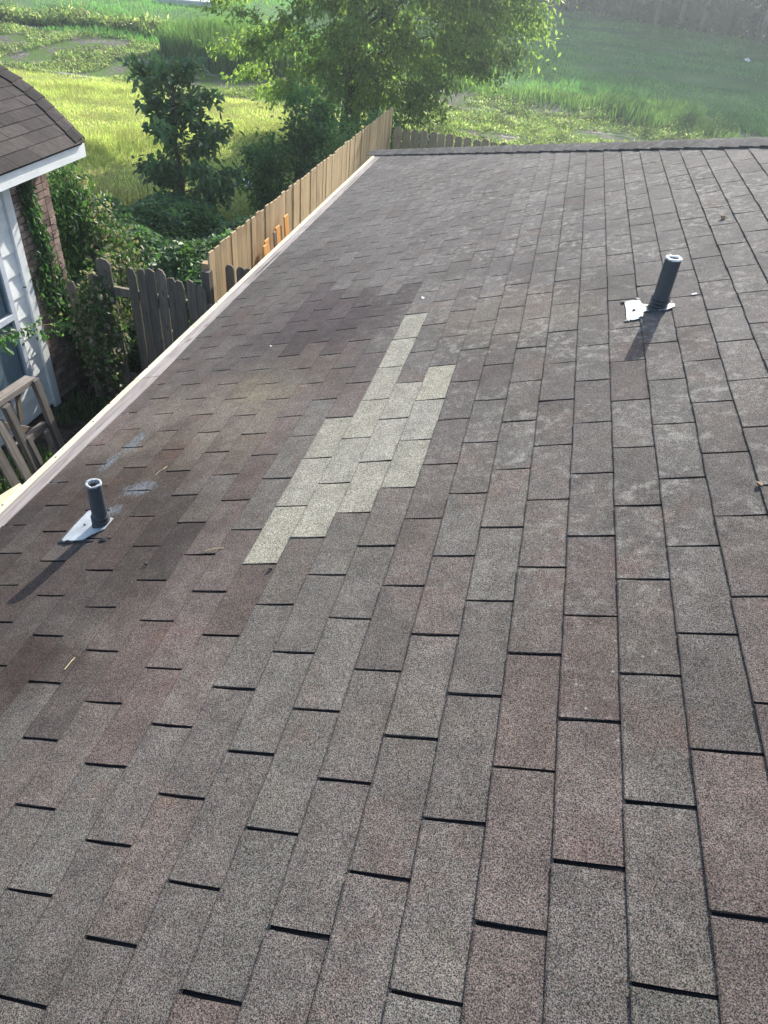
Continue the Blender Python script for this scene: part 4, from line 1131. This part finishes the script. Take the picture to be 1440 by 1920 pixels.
blades('field_grass', gp(x, y), rng.uniform(.08, .24, len(x)) * np.clip(.8 + .6 * vnoise(x, y, .6, 72), .25, 1.5), .045, M_FIELD, .7, bend=False)

# ------------------------------------------------------------------ wood edge far behind
def far_tree_kind(seed, h):
    r = np.random.default_rng(seed); rd = random.Random(seed)
    tr = MB(); tr.tube([(0, 0, -.3), (rd.uniform(-.5, .5), 0, h * .3), (rd.uniform(-.9, .9), .2, h * .65), (rd.uniform(-.9, .9), 0, h * .95)], [.19, .15, .10, .03], 7)
    for i in range(9):
        z = h * rd.uniform(.16, .7); a = rd.uniform(0, 6.28); l = rd.uniform(1.5, 3.2)
        tr.tube([(0, 0, z), (math.cos(a) * l * .6, math.sin(a) * l * .6, z + .5), (math.cos(a) * l, math.sin(a) * l, z + .6)], [.07, .05, .02], 4, False)
    n = 2300
    c = []
    while len(c) < 130:
        p = r.uniform(-1, 1, 3)
        if (p ** 2).sum() > 1 : continue
        z = h * (.56 + .44 * p[2]); c.append((p[0] * 3.4, p[1] * 3.4, z))
    c = np.array(c)
    P = c[r.integers(0, len(c), n)] + r.normal(0, .55, (n, 3))
    D = r.normal(0, 1, (n, 3)); D[:, 2] -= .3; N = r.normal(0, .7, (n, 3)); N[:, 2] += .6
    L = r.uniform(.35, .75, n)
    return tr.mesh('trunk', M_BARKP if seed % 2 else M_BARK, True), leaf_mesh('crown', P, D, N, L, L * .6, M_LF_FAR)
KINDS = [far_tree_kind(s, h) for s, h in ((1, 22), (2, 23), (3, 21), (5, 22))]
spots = []
x = -5.5
while x < 36:
    spots.append((x, 74.2 - (x + 5.3) * .60 + rnd.uniform(0, 2.2))); x += rnd.uniform(1.5, 2.4)
x = -7
while x < 38:
    spots.append((x, 79.5 - (x + 5.3) * .60 + rnd.uniform(-1, 3))); x += rnd.uniform(3.0, 4.5)
for i, (x, y) in enumerate(spots):
    tm, cm = KINDS[i % 4]
    e = empty('wood_tree', (x, y, 0), 'tall hazy tree at the shaded wood edge beyond the field', 'tree', 'trees along the far wood edge', (0, 0, rnd.uniform(0, 6.28)))
    s = rnd.uniform(.9, 1.08); e.scale = (s, s, s)
    link(bpy.data.objects.new('trunk', tm), e); link(bpy.data.objects.new('crown', cm), e)
n = 42000; x = rng.uniform(-14, 40, n); y = 77.0 - (x + 5.3) * .60 + rng.uniform(-1.2, 9, n)
P = np.stack([x, y, rng.uniform(0, 1, n) ** 1.2 * (3.0 + 1.6 * vnoise(x, y, .6, 81) + 3.2 * np.clip((y - 77 + (x + 5.3) * .6) / 6, 0, 1.4))], 1)
D = rng.normal(0, 1, (n, 3)); N = rng.normal(0, .7, (n, 3)); N[:, 2] += .6; L = rng.uniform(.25, .6, n)
leaf_obj('wood_undergrowth', P, D, N, L, L * .6, M_LF_FAR, kind='stuff')

# ------------------------------------------------------------------ small things on the ground and the roof
m = MB(); m.box((0, 0, .12), (3.2, .9, .24)); o = m.obj('concrete_culvert', M_CONC); o.location = (-20.6, 42.5, 0); o.rotation_euler = (0, 0, .5); bevel(o, .03)
tag(o, 'pale concrete slab beyond the reeds at the top edge', 'slab')
m = MB(); m.box((0, 0, .03), (.5, .16, .05)); o = m.obj('white_board', M_CHIP); o.location = (-5.3, 13.2, .02); o.rotation_euler = (.1, .1, -.5); bevel(o, .005)
tag(o, 'short white board lying on the lawn behind the shrub', 'board')
def scrap(name, loc, s, mat, label, cat, seed, flat=.35):
    r = random.Random(seed); m = MB(); n = 10
    ring = [(s * r.uniform(.6, 1.2) * math.cos(i * .628), s * r.uniform(.5, 1.0) * math.sin(i * .628), s * flat * r.uniform(.0, .9)) for i in range(n)]
    top = (0, 0, s * flat * 1.2)
    m.add(ring + [top, (0, 0, 0)], [(i, (i + 1) % n, n) for i in range(n)] + [((i + 1) % n, i, n + 1) for i in range(n)])
    o = m.obj(name, mat); o.location = loc; o.rotation_euler = (0, -PITCH, r.uniform(0, 6)); tag(o, label, cat); return o
o = scrap('litter', (10.7, 50.2, .12), .22, M_CHIP, 'white scrap of litter lying in the far shaded field', 'litter', 1, .6)
scrap('dry_leaf', W(1.85, 2.59, .006), .024, M_DRY, 'curled brown dry leaf on the upper right shingles above the pipe', 'leaf', 2, .5)
scrap('dry_leaf', W(1.65, .25, .006), .012, M_DRY, 'small brown leaf at the right edge of the roof', 'leaf', 3, .5)
scrap('paint_chip', W(.31, 2.16, .005), .014, M_CHIP, 'white paint chip above the top of the pale patch', 'chip', 4, .25)
scrap('paint_chip', W(1.62, 1.65, .005), .012, M_CHIP, 'white paint chip right of the upper vent pipe', 'chip', 5, .25)
scrap('paint_chip', W(-.487, 1.81, .005), .009, M_CHIP, 'tiny white chip on the dark stain left of the patch', 'chip', 6, .25)
scrap('pebble', W(.24, -.03, .005), .010, M_TAR, 'dark pebble just below the pale patch', 'pebble', 7, .7)
scrap('pebble', W(-.26, .02, .005), .009, M_TAR, 'dark pebble right of the lower pipe shadow', 'pebble', 8, .7)
def twig(u, v, pts, label):
    m = MB(); m.tube([W(a, b, .006 + c) - W(u, v) for a, b, c in pts], [.0016] * (len(pts) - 1) + [.0008], 5)
    o = m.obj('twig', M_STRAW); o.location = W(u, v); tag(o, label, 'twig')
twig(-.53, .62, [(-.545, .59, 0), (-.535, .615, .004), (-.525, .625, .003), (-.52, .65, .002)], 'pale straw twig on the shingles right of the lower pipe')
twig(.0, .1, [(-.05, .075, 0), (-.01, .082, .003), (.02, .085, .001)], 'pale straw twig lying left of the patch bottom')
twig(-.27, -.42, [(-.275, -.44, 0), (-.27, -.41, .002), (-.268, -.395, .001)], 'short pale straw twig below the lower pipe shadow')

# ------------------------------------------------------------------ morning haze
hz = MB(); hz.box((0, 0, 13.0), (404, 404, 28.0))
t = NT('morning_haze')
pv = t.n('ShaderNodeVolumePrincipled'); pv.inputs['Color'].default_value = (0.80, 0.93, 1.0, 1)
pv.inputs['Density'].default_value = 0.0029; pv.inputs['Anisotropy'].default_value = 0.74
mo = t.n('ShaderNodeOutputMaterial'); t.t.links.new(pv.outputs[0], mo.inputs['Volume'])
o = hz.obj('haze', t.m); o['kind'] = 'stuff'
